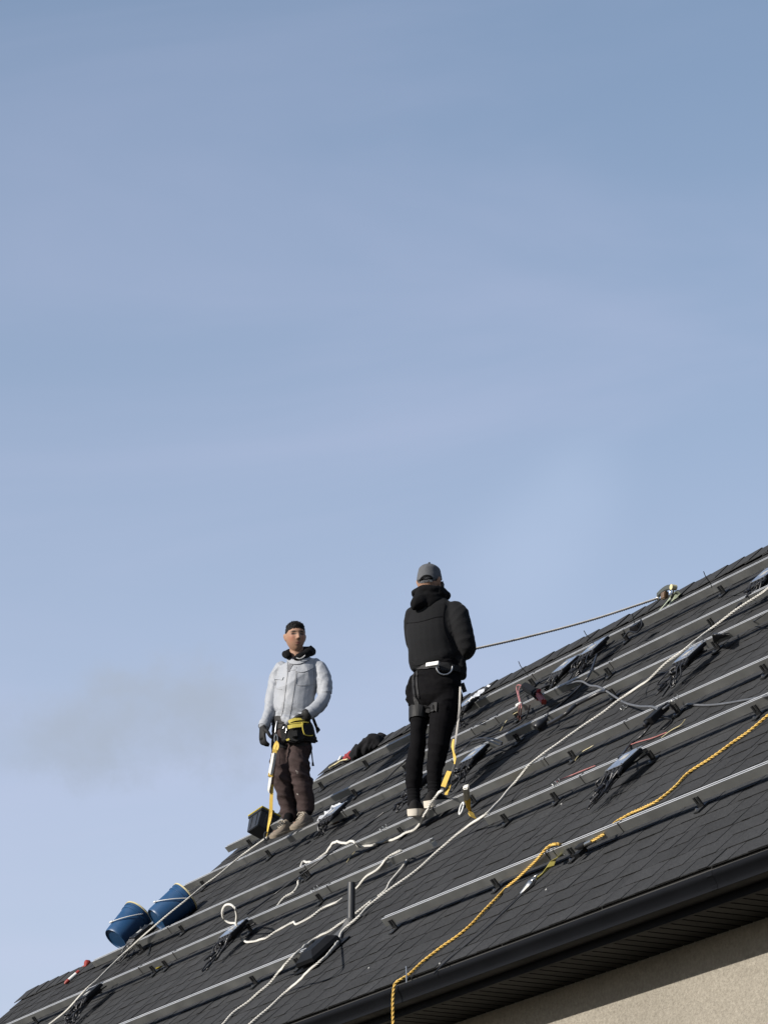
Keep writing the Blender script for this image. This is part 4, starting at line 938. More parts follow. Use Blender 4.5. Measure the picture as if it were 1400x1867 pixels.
m = MB(); m.ribbon(spline([(-0.007, -0.215, 0.813),(0.022, -0.22, 0.828),(0.071, -0.22, 0.838),(0.13, -0.212, 0.841)], .02), Vector((0, .1, 1)), .024, .006); m.ribbon(spline([(-0.011, -0.222, 0.771),(0.022, -0.228, 0.779),(0.062, -0.228, 0.785),(0.096, -0.226, 0.788)], .02), Vector((0, .1, 1)), .030, .006)
m.tube(spline([(-0.003, -0.222, 0.797),(0.052, -0.23, 0.805),(0.111, -0.226, 0.81),(0.144, -0.212, 0.81)], .02), .0045, 6); m.tube(spline([(0.096, -0.232, 0.803),(0.101, -0.232, 0.751),(0.113, -0.226, 0.718),(0.141, -0.205, 0.712),(0.174, -0.185, 0.719)], .015), .0045, 6)
m.ribbon([(-0.023, -0.215, 0.674),(-0.0, -0.218, 0.682)], Vector((0, 0, 1)), .015, .006); m.ribbon([(0.084, -0.232, 0.782),(0.099, -0.232, 0.794),(0.091, -0.232, 0.809)], Vector((1, 0, .5)), .012, .006)
bld(m, 'trim', M['ywtrim'], tb)
m = MB(); slabp(m, [(-0.077, -0.165, 0.789),(-0.049, -0.17, 0.803),(-0.017, -0.17, 0.793),(-0.02, -0.17, 0.68),(-0.06, -0.165, 0.673)], Vector((.02, .06, 0))); bld(m, 'holster', M['pouch'], tb, bevel=.008)
m = MB(); m.tube(spline([(-0.05, -0.185, 0.773),(-0.038, -0.19, 0.789),(-0.024, -0.19, 0.777),(-0.028, -0.19, 0.736)], .01), .004, 6); m.tube(spline([(-0.024, -0.19, 0.798),(-0.011, -0.19, 0.81),(-0.003, -0.18, 0.821)], .01), .004, 6); bld(m, 'metal_clip', M['steel'], tb, smooth=60)
m = MB(); slabp(m, [(0.05, -0.19, 0.857),(0.055, -0.2, 0.871),(0.075, -0.2, 0.877),(0.078, -0.2, 0.862)], Vector((0, .03, 0))); bld(m, 'tape', mat('blue_plastic', (.03, .16, .42), .45), tb, bevel=.004)
m = MB(); m.ribbon(spline([(0.174, -0.06, 0.884),(0.187, -0.07, 0.846),(0.202, -0.08, 0.807),(0.209, -0.08, 0.791)], .02), Vector((.8, -.5, .2)), .022, .005); slabp(m, [(0.192, -0.09, 0.799),(0.215, -0.09, 0.809),(0.227, -0.08, 0.795),(0.202, -0.08, 0.766)], Vector((0, .03, 0)))
m.tube(spline([(0.149, -0.09, 0.661),(0.161, -0.085, 0.631),(0.167, -0.085, 0.59),(0.173, -0.085, 0.534)], .02), .0052, 6); slabp(m, [(0.166, -0.09, 0.536),(0.179, -0.09, 0.538),(0.185, -0.09, 0.511),(0.166, -0.09, 0.509)], Vector((0, .012, 0))); bld(m, 'loose_strap', M['blackweb'], tb)
# harness straps and shock-pack lanyard
hs = bpy.data.objects.new('harness', None); col.objects.link(hs); hs.parent = pa; wloc[hs.name] = wl(pa)
m = MB(); m.ribbon(spline([(-0.092, -0.13, 0.853),(-0.099, -0.145, 0.81),(-0.106, -0.155, 0.756),(-0.109, -0.16, 0.683)], .02), Vector((1, -.3, 0)), .022, .005); onto(m, tT, [(-0.116, -0.2, 0.672),(-0.076, -0.2, 0.642),(-0.017, -0.2, 0.632)], ROOT_A, .04, .004); onto(m, tT, [(-0.005, -0.2, 0.664),(0.072, -0.2, 0.65),(0.151, -0.2, 0.662)], ROOT_A, .04, .004); band(m, tT, (0.008, 0.0, 0.823), (0, 0, 1), .045, .009, .3)
bld(m, 'leg_strap', M['blackweb'], hs)
m = MB(); m.tube(spline([(-0.097, -0.15, 0.839),(-0.103, -0.16, 0.796),(-0.108, -0.168, 0.747)], .02), .005, 6); m.tube([Vector((-0.102, -0.165, 0.697)) + Vector((.012 * math.cos(a), 0, .034 * math.sin(a))) for a in np.linspace(0, 6.28, 16)], .0045, 6); bld(m, 'snap_hook', M['steel'], hs, smooth=60)
m = MB(); m.ribbon(spline([(-0.105, -0.17, 0.672),(-0.095, -0.172, 0.659),(-0.091, -0.174, 0.633),(-0.104, -0.174, 0.598)], .015), Vector((1, -.4, 0)), .030, .006); bld(m, 'lanyard_loop', M['web'], hs); m = MB(); m.ribbon(spline([(-0.097, -0.165, 0.666),(-0.109, -0.17, 0.639),(-0.114, -0.17, 0.601)], .02), Vector((1, -.4, 0)), .024, .006)
bld(m, 'loop_tail', M['web'], hs); m = MB(); m.ribbon([(-0.124, -0.175, 0.599),(-0.094, -0.175, 0.595)], Vector((0, 0, 1)), .030, .018); m.ribbon([(-0.156, -0.17, 0.42),(-0.122, -0.17, 0.413)], Vector((0, 0, 1)), .026, .018)
bld(m, 'pack_end', M['web'], hs); m = MB(); m.ribbon(spline([(-0.128, -0.16, 0.347),(-0.131, -0.15, 0.279),(-0.134, -0.14, 0.21),(-0.135, -0.13, 0.152),(-0.142, -0.115, 0.095),(-0.154, -0.1, 0.038),(-0.162, -0.085, -0.009),(-0.168, -0.08, -0.038)], .02), [Vector((1, -.2, 0)) if i < 9 else Vector((math.cos(.18 * (i - 8)), -.2 - math.sin(.18 * (i - 8)), 0)) for i in range(len(spline([(-0.128, -0.16, 0.347),(-0.131, -0.15, 0.279),(-0.134, -0.14, 0.21),(-0.135, -0.13, 0.152),(-0.142, -0.115, 0.095),(-0.154, -0.1, 0.038),(-0.162, -0.085, -0.009),(-0.168, -0.08, -0.038)], .02)))], .026, .004)
bld(m, 'lanyard_webbing', M['web'], hs)
m = MB(); m.ribbon([(-0.113, -0.172, 0.586),(-0.125, -0.17, 0.507),(-0.141, -0.168, 0.418)], Vector((.6, -.8, 0)), .034, .022); m.ribbon(spline([(-0.138, -0.166, 0.404),(-0.144, -0.164, 0.356),(-0.151, -0.16, 0.306),(-0.147, -0.16, 0.284)], .02), Vector((.6, -.8, 0)), [.034] * 3 + [.03, .026, .012] + [.01] * 30, .006); bld(m, 'shock_pack', M['packwhite'], hs)
m = MB(); m.ribbon(spline([(-0.107, -0.16, 0.591),(-0.112, -0.155, 0.501),(-0.123, -0.15, 0.421),(-0.128, -0.15, 0.339),(-0.132, -0.15, 0.289)], .03), Vector((1, .4, 0)), .022, .004); bld(m, 'lanyard_back', M['rust'], hs)
m = MB(); c = Vector((-0.17, -0.08, -0.03)); m.tube([c + Vector((.014 * math.cos(a), -.01, .032 * math.sin(a))) for a in np.linspace(0, 6.28, 16)], .006, 6); m.box(c + Vector((-.004, 0, -.035)), .012, .010, .016); bld(m, 'carabiner', M['bracket'], hs, smooth=50)

# ------------------------------------------------------------------ the worker in black
pbn = thing('person', "worker in black fleece and grey cap, back to the street, pulling a rope", 'person', ROOT_B)
SB = Vector((.92, -.39, 0)); FB = Vector((.39, .92, 0))
HB_ = Head((0.048, 0.02, 1.574), (.42, .90, -.02), tilt=.0, sc_=.97)
torsoB = [(0.053, 0.0, 1.473, 0.066, 0.062),(0.053, -0.01, 1.429, 0.12, 0.082),(0.057, -0.01, 1.381, 0.166, 0.1),(0.062, -0.01, 1.311, 0.176, 0.114),(0.061, -0.01, 1.23, 0.178, 0.124),(0.065, -0.01, 1.149, 0.172, 0.127),(0.076, 0.0, 1.071, 0.176, 0.128),(0.088, 0.0, 1.025, 0.176, 0.126),(0.097, 0.0, 0.998, 0.168, 0.118)]
armRB = [(0.201, -0.05, 1.368, 0.072),(0.234, -0.075, 1.312, 0.078),(0.258, -0.095, 1.225, 0.073),(0.281, -0.1, 1.142, 0.068),(0.293, -0.06, 1.089, 0.06),(0.284, 0.06, 1.101, 0.053),(0.272, 0.18, 1.14, 0.045),(0.261, 0.26, 1.165, 0.04)]
armLB = [(-0.051, 0.02, 1.366, 0.062),(-0.061, 0.04, 1.306, 0.066),(-0.061, 0.08, 1.237, 0.062),(-0.044, 0.15, 1.166, 0.056),(0.033, 0.27, 1.165, 0.048),(0.172, 0.32, 1.177, 0.041)]
armRB = [p + (p[3],) for p in armRB]; armLB = [p + (p[3],) for p in armLB]
pelvB = [(0.097, 0.0, 0.995, 0.15, 0.11),(0.099, 0.0, 0.919, 0.162, 0.116),(0.092, 0.0, 0.839, 0.172, 0.128),(0.085, 0.0, 0.759, 0.158, 0.124)]
legLB = [(0.0, 0.05, 0.803, 0.09, 0.098),(-0.017, 0.045, 0.681, 0.074, 0.088),(-0.028, 0.03, 0.567, 0.06, 0.074),(-0.032, 0.02, 0.454, 0.056, 0.066),(-0.05, 0.03, 0.357, 0.066, 0.07),(-0.057, 0.04, 0.281, 0.062, 0.066),(-0.064, 0.05, 0.164, 0.05, 0.052)]
legRB = [(0.162, -0.03, 0.79, 0.106, 0.108),(0.146, -0.04, 0.677, 0.104, 0.104),(0.119, -0.045, 0.556, 0.09, 0.092),(0.103, -0.05, 0.436, 0.079, 0.08),(0.087, -0.04, 0.339, 0.068, 0.072),(0.076, -0.04, 0.26, 0.058, 0.062),(0.072, -0.035, 0.186, 0.05, 0.052)]
legLB = [p[:3] + (p[3] * .94, p[4] * .94) for p in legLB]; legRB = [p[:3] + (p[3] * .94, p[4] * .94) for p in legRB]
anL = [(-0.062, 0.05, 0.174, 0.044, 0.046),(-0.06, 0.045, 0.104, 0.043, 0.046),(-0.06, 0.03, 0.051, 0.042, 0.05)]; anR = [(0.072, -0.035, 0.197, 0.046, 0.048),(0.075, -0.03, 0.134, 0.046, 0.049),(0.079, -0.02, 0.088, 0.044, 0.052)]
hdl = Vector((0.172, 0.32, 1.177)); hdr = Vector((0.261, 0.26, 1.165))
m = MB()
for q, a in ((torsoB[2:], .022), (pelvB, .022), (legLB, .016), (legRB, .018)): limb(m, [tuple(np.array(p) - np.array((0, 0, 0, a, a))) for p in q], SB)
for q in (armRB, armLB): limb(m, [tuple(np.array(p) - np.array((0, 0, 0, .014, .014))) for p in q], (0, 0, 1))
for q in (anL, anR): limb(m, [tuple(np.array(p) - np.array((0, 0, 0, .008, .008))) for p in q], SB)
for c in (anL[-1], anR[-1]): limb(m, [(c[0], c[1] - .02, c[2], .03, .03), (c[0] + .02, c[1] + .08, c[2] - .02, .032, .022), (c[0] + .04, c[1] + .17, c[2] - .03, .03, .014)], (1, 0, 0), 12, .02)
limb(m, [(0.049, 0.02, 1.525, 0.056, 0.06),(0.051, 0.01, 1.471, 0.06, 0.064),(0.053, 0.0, 1.427, 0.07, 0.07)], SB)
hand(m, hdr, (.3, .5, .1), (-.9, .3, -.1), (0, .1, 1), .85, .96); hand(m, hdl, (.9, .2, .1), (0, -.8, -.3), (0, .2, 1), .85, .96)
HB_.shell(m); HB_.ears(m)
me = fuse(m, .0052, 2, .4); paint_skin(me, HB_); finish(me, 'body', M['skin'], pbn)
# cropped hair at the nape, cap
def nape(d, p):
    k = max(0., min(1., (.25 + d.z) / .25)) * max(0., min(1., (.35 - d.y) / .3)); return -.03 + .05 * k
m = MB(); HB_.shell(m, nape, 50, 70); finish(m.mesh('hair'), 'hair', M['hair'], pbn)
def cap_off(d, p):
    line = .06 + .16 * d.y; t = (d.z - line) / .035; k = max(0., min(1., t)); seam = .006 * max(abs(math.cos(math.atan2(d.x, d.y) * 3)) ** 40 * (d.z < .98), 0)
    return -.04 + k * (.125 + .055 * max(0, d.z) ** 2 - seam + .008 * noise.noise(d * 6))
m = MB(); HB_.shell(m, cap_off, 90, 90); cp = finish(m.mesh('cap'), 'cap', M['capcloth'], pbn); tC = bvh(cp.data)
m = MB(); vs = []                                # peak, pointing away from the street
for i in range(13):
    a = math.pi * i / 12
    for k, rr in enumerate((.90, 1.25, 1.62)):
        vs.append(HB_.at(Vector((math.cos(a) * .084 * (1.0 if k < 2 else .85), .03 + math.sin(a) * .092 * rr * (.75 if k == 0 else 1), .030 - .012 * k - .02 * abs(math.cos(a)) ** 2))))
m.add(vs + [v - HB_.u * .004 for v in vs], [(i * 3 + k, i * 3 + k + 1, i * 3 + k + 4, i * 3 + k + 3) for i in range(12) for k in range(2)] + [(39 + i * 3 + k, 39 + i * 3 + k + 3, 39 + i * 3 + k + 4, 39 + i * 3 + k + 1) for i in range(12) for k in range(2)])
bld(m, 'peak', M['capcloth'], cp, smooth=40)
m = MB(); onto(m, tC, [(-0.017, -0.2, 1.509),(-0.01, -0.2, 1.529),(0.01, -0.2, 1.546),(0.034, -0.2, 1.55),(0.056, -0.2, 1.54),(0.066, -0.2, 1.517)], ROOT_B, .012, .004); bld(m, 'cap_opening_trim', M['hood'], cp)
m = MB(); onto(m, tC, [(-0.013, -0.2, 1.521),(0.024, -0.2, 1.529),(0.06, -0.2, 1.525)], ROOT_B, .030, .0025); bld(m, 'cap_opening', M['hair'], cp)
m = MB(); onto(m, tC, [(-0.024, -0.2, 1.507),(0.01, -0.2, 1.511),(0.044, -0.2, 1.519),(0.083, -0.2, 1.525)], ROOT_B, .018, .006); bld(m, 'cap_strap', M['capcloth'], cp)
m = MB(); onto(m, tC, [(0.044, -0.2, 1.515),(0.06, -0.2, 1.521)], ROOT_B, .022, .009); bld(m, 'cap_buckle', M['steel'], cp)
m = MB(); m.lathe([(0, 0), (.008, 0), (.007, .005), (0, .007)], HB_.at(Vector((0, -.005, .137))), HB_.u, 10); bld(m, 'cap_button', M['capcloth'], cp, smooth=60)
# fleece
m = MB(); limb(m, torsoB[1:], SB, 24); limb(m, armRB[:-1], (0, 0, 1)); limb(m, armLB[:-1], (0, 0, 1))
limb(m, [(0.244, -0.04, 1.019, 0.045, 0.05),(0.252, -0.03, 0.961, 0.04, 0.05),(0.256, -0.01, 0.901, 0.022, 0.045)], SB); limb(m, [(-0.036, 0.02, 1.077, 0.06, 0.07),(-0.044, 0.02, 1.011, 0.05, 0.06),(-0.046, 0.02, 0.96, 0.024, 0.045)], SB)
me = fuse(m, .0075, 5)
aB1 = (Vector(armRB[3][:3]) - Vector(armRB[0][:3])).normalized()
def foldB(p, nn):
    dR = min(segd(p, armRB[i], armRB[i + 1]) - armRB[i][3] for i in range(len(armRB) - 1))
    if dR < .012: return .009 * ridged(p, (aB1 + Vector((.9, .2, .1))).normalized(), 5, 2.) - .005
    low = max(0., min(1., (1.03 - p.z) / .12))
    return .006 * ridged(p, Vector((.95, 0, .2)).normalized(), 3.2, 1.) + low * .014 * ridged(p, Vector((.12, .1, 1)).normalized(), 11, 9.) - .007
displace(me, foldB); jB = finish(me, 'fleece_jacket', M['fleece'], pbn); tB = bvh(me)
m = MB(); onto(m, tB, [(-0.108, -0.3, 1.193),(-0.04, -0.3, 1.198),(0.017, -0.3, 1.212),(0.08, -0.3, 1.232),(0.133, -0.3, 1.239)], ROOT_B, .004, .003); onto(m, tB, [(0.145, -0.3, 1.319),(0.133, -0.3, 1.244),(0.137, -0.3, 1.163),(0.161, -0.3, 1.083),(0.189, -0.3, 1.043)], ROOT_B, .005, .003); bld(m, 'yoke_seam', M['hood'], jB)
m = MB(); onto(m, tB, [(-0.078, -0.3, 0.928),(-0.051, -0.3, 0.911),(-0.003, -0.3, 0.921),(0.055, -0.3, 0.935),(0.122, -0.3, 0.941),(0.189, -0.3, 0.928),(0.256, -0.3, 0.899)], ROOT_B, .016, .006); bld(m, 'hem', M['fleece'], jB, smooth=60)
# hood hanging on the back
m = MB(); limb(m, [(-0.039, -0.02, 1.49, 0.028, 0.036),(0.001, -0.07, 1.487, 0.034, 0.036),(0.05, -0.085, 1.484, 0.034, 0.036),(0.109, -0.06, 1.482, 0.034, 0.036),(0.153, -0.02, 1.466, 0.03, 0.034),(0.13, 0.07, 1.505, 0.03, 0.034),(0.052, 0.1, 1.519, 0.03, 0.034),(-0.022, 0.07, 1.51, 0.03, 0.034),(-0.041, 0.0, 1.494, 0.028, 0.034)], (0, 0, 1), 14, .02)
limb(m, [(0.001, -0.08, 1.453, 0.05, 0.035),(-0.021, -0.1, 1.406, 0.056, 0.036),(-0.046, -0.095, 1.375, 0.038, 0.03),(-0.056, -0.085, 1.358, 0.018, 0.02)], (1, 0, 0), 14, .02); limb(m, [(0.03, -0.085, 1.456, 0.07, 0.036),(0.05, -0.09, 1.429, 0.085, 0.032),(0.02, -0.09, 1.394, 0.06, 0.03)], (1, 0, 0), 14, .02); limb(m, [(0.099, -0.07, 1.461, 0.05, 0.03),(0.138, -0.06, 1.449, 0.035, 0.025)], (1, 0, 0), 12, .02)
me = fuse(m, .007, 3); displace(me, lambda p, n_: .012 * ridged(p, Vector((-.5, .2, .8)).normalized(), 13, 3.) - .004); finish(me, 'hood', M['hood'], pbn)
# trousers
m = MB(); limb(m, pelvB, SB, 22); limb(m, legLB, SB); limb(m, legRB, SB)
limb(m, [(-0.053, 0.05, 0.913, 0.03, 0.05),(-0.069, 0.06, 0.866, 0.034, 0.05),(-0.075, 0.06, 0.805, 0.036, 0.05),(-0.07, 0.05, 0.722, 0.024, 0.05)], SB)
me = fuse(m, .0075, 5)
def foldP(p, nn):
    top = max(0., min(1., (p.z - .55) / .12)); calf = max(0., min(1., (.5 - p.z) / .2))
    return top * .012 * ridged(p, Vector((.25, .2, .95)).normalized(), 12, 1.) + .006 * ridged(p, Vector((.4, 0, .9)), 9, 5.) + calf * .006 * ridged(p, Vector((.3, 0, 1)).normalized(), 14, 7.) - .006
displace(me, foldP); finish(me, 'trousers', M['blacktrousers'], pbn); tP = bvh(me)
m = MB()
for q in (anL, anR): limb(m, q, SB, 16)
me = fuse(m, .006, 2); displace(me, lambda p, n_: .003 * math.sin(p.z * 260) * .6); finish(me, 'socks', M['sock'], pbn)
a_, b_ = [(-0.069, -0.03, -0.035),(-0.038, 0.17, 0.065)]; shoe('shoe', a_, Vector(a_) + Vector((.10, .235, .045)), (-.05, -.15, 1), pbn, 'trainer', 'sole_white', 'trainer', 1.12, 1.7)
a_ = (0.027, -0.09, 0.004); shoe('shoe', a_, Vector(a_) + Vector((.185, .165, .05)), (-.05, -.15, 1), pbn, 'trainer', 'sole_white', 'trainer', 1.12, 1.7)
# harness
hb2 = bpy.data.objects.new('harness', None); col.objects.link(hb2); hb2.parent = pbn; wloc[hb2.name] = wl(pbn)
m = MB(); band(m, tP, (0.097, 0.0, 0.96), (.10, -.05, 1), .040, .010, .32); onto(m, tP, [(-0.055, -0.3, 0.864),(-0.061, -0.3, 0.814),(-0.058, -0.3, 0.735),(-0.044, -0.3, 0.655),(-0.021, -0.3, 0.581)], ROOT_B, .026, .007); onto(m, tP, [(-0.04, -0.3, 0.864),(-0.04, -0.3, 0.784),(-0.028, -0.3, 0.685)], ROOT_B, .016, .006)
bld(m, 'strap', M['blackweb'], hb2)
m = MB(); band(m, tP, (-0.022, 0.045, 0.666), (.05, .1, 1), .085, .010, .12, 36); bld(m, 'leg_pad', M['pad'], hb2)
m = MB(); onto(m, tP, [(0.017, -0.3, 0.566),(0.029, -0.3, 0.601),(0.058, -0.3, 0.621),(0.091, -0.3, 0.624)], ROOT_B, .060, .010); bld(m, 'leg_pad', M['pad'], hb2)
m = MB(); onto(m, tP, [(0.065, -0.3, 0.636),(0.068, -0.3, 0.591)], ROOT_B, .022, .016); bld(m, 'buckle', M['pad'], hb2)
m = MB(); slabp(m, [(0.02, -0.182, 0.957),(0.102, -0.222, 0.959),(0.098, -0.226, 0.933),(0.016, -0.186, 0.93)], Vector((.01, .03, .002))); bld(m, 'white_label', M['white'], hb2, bevel=.002)
m = MB(); slabp(m, [(0.11, -0.16, 0.969),(0.172, -0.16, 0.969),(0.192, -0.15, 0.942),(0.182, -0.15, 0.907),(0.114, -0.16, 0.909),(0.1, -0.165, 0.937)], Vector((.01, .03, 0))); bld(m, 'back_plate', M['blackweb'], hb2, bevel=.006)
m = MB(); m.tube(spline([(0.087, -0.185, 0.947),(0.091, -0.187, 0.911),(0.109, -0.187, 0.884),(0.14, -0.185, 0.875),(0.171, -0.18, 0.886),(0.189, -0.175, 0.909),(0.193, -0.17, 0.936)], .01), .0055, 8); bld(m, 'ring', M['steel'], hb2, smooth=60)
m = MB(); m.ribbon(spline([(0.257, -0.05, 0.855),(0.265, -0.05, 0.83),(0.276, -0.05, 0.795)], .02), Vector((1, -.2, .3)), .030, .01); bld(m, 'loose_strap', M['blackweb'], hb2)
m = MB(); P = spline([(0.245, -0.12, 0.815),(0.241, -0.13, 0.732),(0.235, -0.135, 0.631),(0.223, -0.14, 0.531),(0.209, -0.15, 0.429),(0.199, -0.16, 0.357),(0.202, -0.17, 0.296)], .03); m.ribbon(P, [Vector((1, -.5 + .12 * (i % 7), .1)) for i in range(len(P))], .013, .004)
bld(m, 'grey_webbing', M['rope_grey'], hb2)
m = MB(); m.ribbon(spline([(0.198, -0.17, 0.443),(0.192, -0.175, 0.393),(0.197, -0.18, 0.352),(0.206, -0.18, 0.313),(0.203, -0.18, 0.273)], .02), Vector((1, -.6, .1)), [.012, .018, .02, .014, .012, .018, .02, .012] + [.01] * 30, .004)
bld(m, 'lanyard_webbing', M['web'], hb2)
m = MB(); m.ribbon(spline([(0.17, -0.17, 0.227),(0.153, -0.175, 0.186),(0.138, -0.18, 0.146),(0.129, -0.18, 0.121)], .02), Vector((1, -.3, .2)), .034, .006); bld(m, 'energy_pack', M['web'], hb2)
m = MB(); m.ribbon(spline([(0.169, -0.17, 0.138),(0.162, -0.175, 0.108),(0.15, -0.18, 0.082),(0.148, -0.18, 0.067)], .02), Vector((1, -.3, .2)), .022, .008)
bld(m, 'webbing_tail', M['web'], hb2)
m = MB(); m.ribbon(spline([(0.206, -0.175, 0.279),(0.187, -0.17, 0.227),(0.179, -0.17, 0.168),(0.167, -0.17, 0.124)], .02), Vector((1, -.3, .2)), .014, .012); m.tube(spline([(0.129, -0.18, 0.116),(0.114, -0.18, 0.102),(0.119, -0.18, 0.087),(0.143, -0.18, 0.107),(0.157, -0.18, 0.121)], .01), .008, 6); bld(m, 'snap_hook', M['bracket'], hb2, smooth=60)

# ------------------------------------------------------------------ pails
def pail(base, axis, label, marks, s=.83, spin=0.):
    axis = Vector(axis).normalized(); root = thing('pail', label, 'pail', base, 'blue pails lying against a rail')
    ref = (NV - axis * NV.dot(axis)).normalized(); side = axis.cross(ref)
    sc3 = lambda mb: setattr(mb, 'v', [tuple(base + (Vector(q_) - base) * s) for q_ in mb.v])
    m = MB()
    m.lathe([(.0, .012), (.112, .012), (.114, .002), (.120, .0), (.124, .006), (.126, .02), (.1435, .285), (.150, .287), (.151, .297), (.145, .299), (.146, .325), (.153, .327), (.154, .338), (.147, .340), (.149, .362)], base, axis, 40, ref)
    sc3(m); m.build('body', M['pail'], root, smooth=35)
    m = MB(); m.lathe([(0, .366), (.150, .366), (.157, .362), (.158, .351), (.152, .349), (.150, .360)], base, axis, 40, ref); sc3(m); m.build('lid', M['cream'], root, smooth=35)
    q = []                                       # wire bail lying along the side
    for k in range(17):
        t = math.pi * k / 16; q.append(base + axis * (.31 - .22 * math.sin(t)) + ref * ((.166 - .022 * math.sin(t)) * math.sin(t)) + side * ((.158 - .008 * math.sin(t)) * math.cos(t)))
    m = MB(); m.tube(q, .0045, 6); m.tube(q[7:10], .009, 8)
    sc3(m); m.build('handle', M['white'], root, smooth=50)
    m = MB()
    for sg in (-1, 1): m.lathe([(0, 0), (.017, 0), (.015, .014), (0, .014)], base + axis * .31 + side * (sg * .146), side * sg, 10)
    sc3(m); m.build('handle_boss', M['pail'], root, smooth=40)
    if marks:
        m = MB()
        for k, z in enumerate((.10, .16, .22)):
            rr = .1315 + .066 * z; a0 = .42
            pts = [base + axis * z + ref * (math.cos(a0 + .07 * j) * rr) - side * (math.sin(a0 + .07 * j) * rr) for j in range(4)]
            m.ribbon(pts, axis, [.004, .012, .009, .003], .0016)
        sc3(m); m.build('measure_mark', M['white'], root)
    return root
pb1, pb2 = [(-4.532, -0.258, 0.135),(-3.758, -0.249, 0.135)]
pail(W(*pb1), UV * .95 + NV * .10 + EU * -.03, 'left blue pail lying with its base toward the street, plain side', False)
pail(W(*pb2), UV * .98 - NV * .02 + EU * .14, 'right blue pail with white measuring marks on its side', True)

# ------------------------------------------------------------------ black tote with yellow lid
tc_ = (-3.927, 1.065, 0.14)
root = thing('storage_tote', 'small black tote with yellow lid tipped against a rail behind the silver jacket worker', 'tote', W(*tc_))
ax = (UV * .86 + NV * .42 + EU * -.12).normalized(); X = (EU - ax * EU.dot(ax)).normalized(); Y = ax.cross(X)
c0 = W(*tc_) - ax * .085
def frust(m, c, z0, z1, a0, b0, a1, b1):
    z0, z1, a0, b0, a1, b1 = (q * .86 for q in (z0, z1, a0, b0, a1, b1)); vs = []
    for z, a, b in ((z0, a0, b0), (z1, a1, b1)):
        for sx, sy in ((-1, -1), (1, -1), (1, 1), (-1, 1)): vs.append(c + ax * z + X * (sx * a) + Y * (sy * b))
    m.add(vs, [(0, 1, 5, 4), (1, 2, 6, 5), (2, 3, 7, 6), (3, 0, 4, 7), (0, 3, 2, 1), (4, 5, 6, 7)])
m = MB(); frust(m, c0, 0, .170, .105, .075, .128, .092); frust(m, c0, .145, .172, .134, .098, .136, .100)
for k in (-1, 1): frust(m, c0 + X * (.043 * k), .015, .142, .012, .080, .014, .095)
frust(m, c0, .015, .142, .110, .03, .131, .034)
m.build('body', M['tote'], root, bevel=.005)
m = MB(); frust(m, c0, .1725, .186, .142, .106, .140, .104); frust(m, c0, .1861, .197, .126, .09, .122, .086); m.build('lid', M['yellow'], root, bevel=.004)
m = MB()
for s in (-1, 1): m.box(c0 + ax * .144 + X * (s * .121), .005, .022, .022, X, Y, ax)
m.build('latch', M['tote'], root, bevel=.002)

# ------------------------------------------------------------------ crumpled clothing on the ridge
def heap(name, pts, mkey, label, cat, amp, fr, seed):
    m = MB(); n = 18
    m.tube(spline([p for p, a in pts], .02), [1] * len(spline([p for p, a in pts], .02)), n)
    P = spline([p for p, a in pts], .02); k = len(P); rs = []
    for i in range(k):
        t = i / (k - 1) * (len(pts) - 1); j = min(int(t), len(pts) - 2); rs.append(pts[j][1] * (1 - t + j) + pts[j + 1][1] * (t - j))
    m = MB(); m.tube(P, rs, n, ref=NV)
    me = fuse(m, .009, 1)
    co, no = arr(me); out = []
    for p, nn_ in zip(co, no):
        p = Vector(p); nn_ = Vector(nn_)
        d = amp * (.55 * noise.noise(p * fr + Vector((seed, 0, 0))) + .8 * ridged(p, Vector((.3, .5, .8)).normalized(), fr * 1.1, seed) + .5 * ridged(p, Vector((-.7, .3, .6)).normalized(), fr * 1.8, seed + 3) - .45)
        p = p + nn_ * d; hh = (p - F0).dot(NV); uu = (p - F0).dot(UV)
        if uu < V_RIDGE and hh < .016: p += NV * (.016 - hh)
        out += list(p)
    me.vertices.foreach_set('co', out); me.name = name; me.materials.append(M[mkey]); me.polygons.foreach_set('use_smooth', [True] * len(me.polygons)); me.update()
    return tag(link(name, me, None, pts[0][0]), label, cat)
M['heapblack'] = mat('black_fleece_cloth', (.0075, .0078, .010), .9, var=.3, spec=.2)
q = Ws([(-4.107, 2.199, 0.035),(-3.988, 2.2, 0.045),(-3.853, 2.214, 0.052),(-3.797, 2.262, 0.045),(-3.892, 2.381, 0.02)])
heap('jacket', list(zip(q, (.035, .052, .060, .050, .022))), 'heapblack', 'crumpled black jacket dropped over the ridge between the two workers', 'jacket', .035, 9, 3)
q = Ws([(-4.418, 2.273, 0.03),(-4.327, 2.269, 0.035),(-4.155, 2.225, 0.035),(-4.067, 2.221, 0.03)])
heap('cloth', list(zip(q, (.016, .030, .030, .014))), 'red', 'small crumpled red cloth at the foot of the black jacket heap', 'cloth', .02, 18, 5)
q = Ws([(-4.593, 2.317, 0.03),(-4.528, 2.309, 0.04),(-4.619, 2.39, 0.03)])
heap('paper', list(zip(q, (.006, .016, .008))), 'white', 'scrap of white wrapping beside the red cloth', 'paper', .015, 22, 6)
m = MB(); m.tube(spline(Ws([(-4.546, 2.192, 0.04),(-4.531, 2.254, 0.03),(-4.381, 2.229, 0.04),(-4.185, 2.176, 0.04)]), .02), .006, 6)
tag(m.build('cord', M['cream'], None, smooth=60, origin=W(-4.2, 2.2)), 'short pale cord beside the red cloth near the ridge end', 'cord')

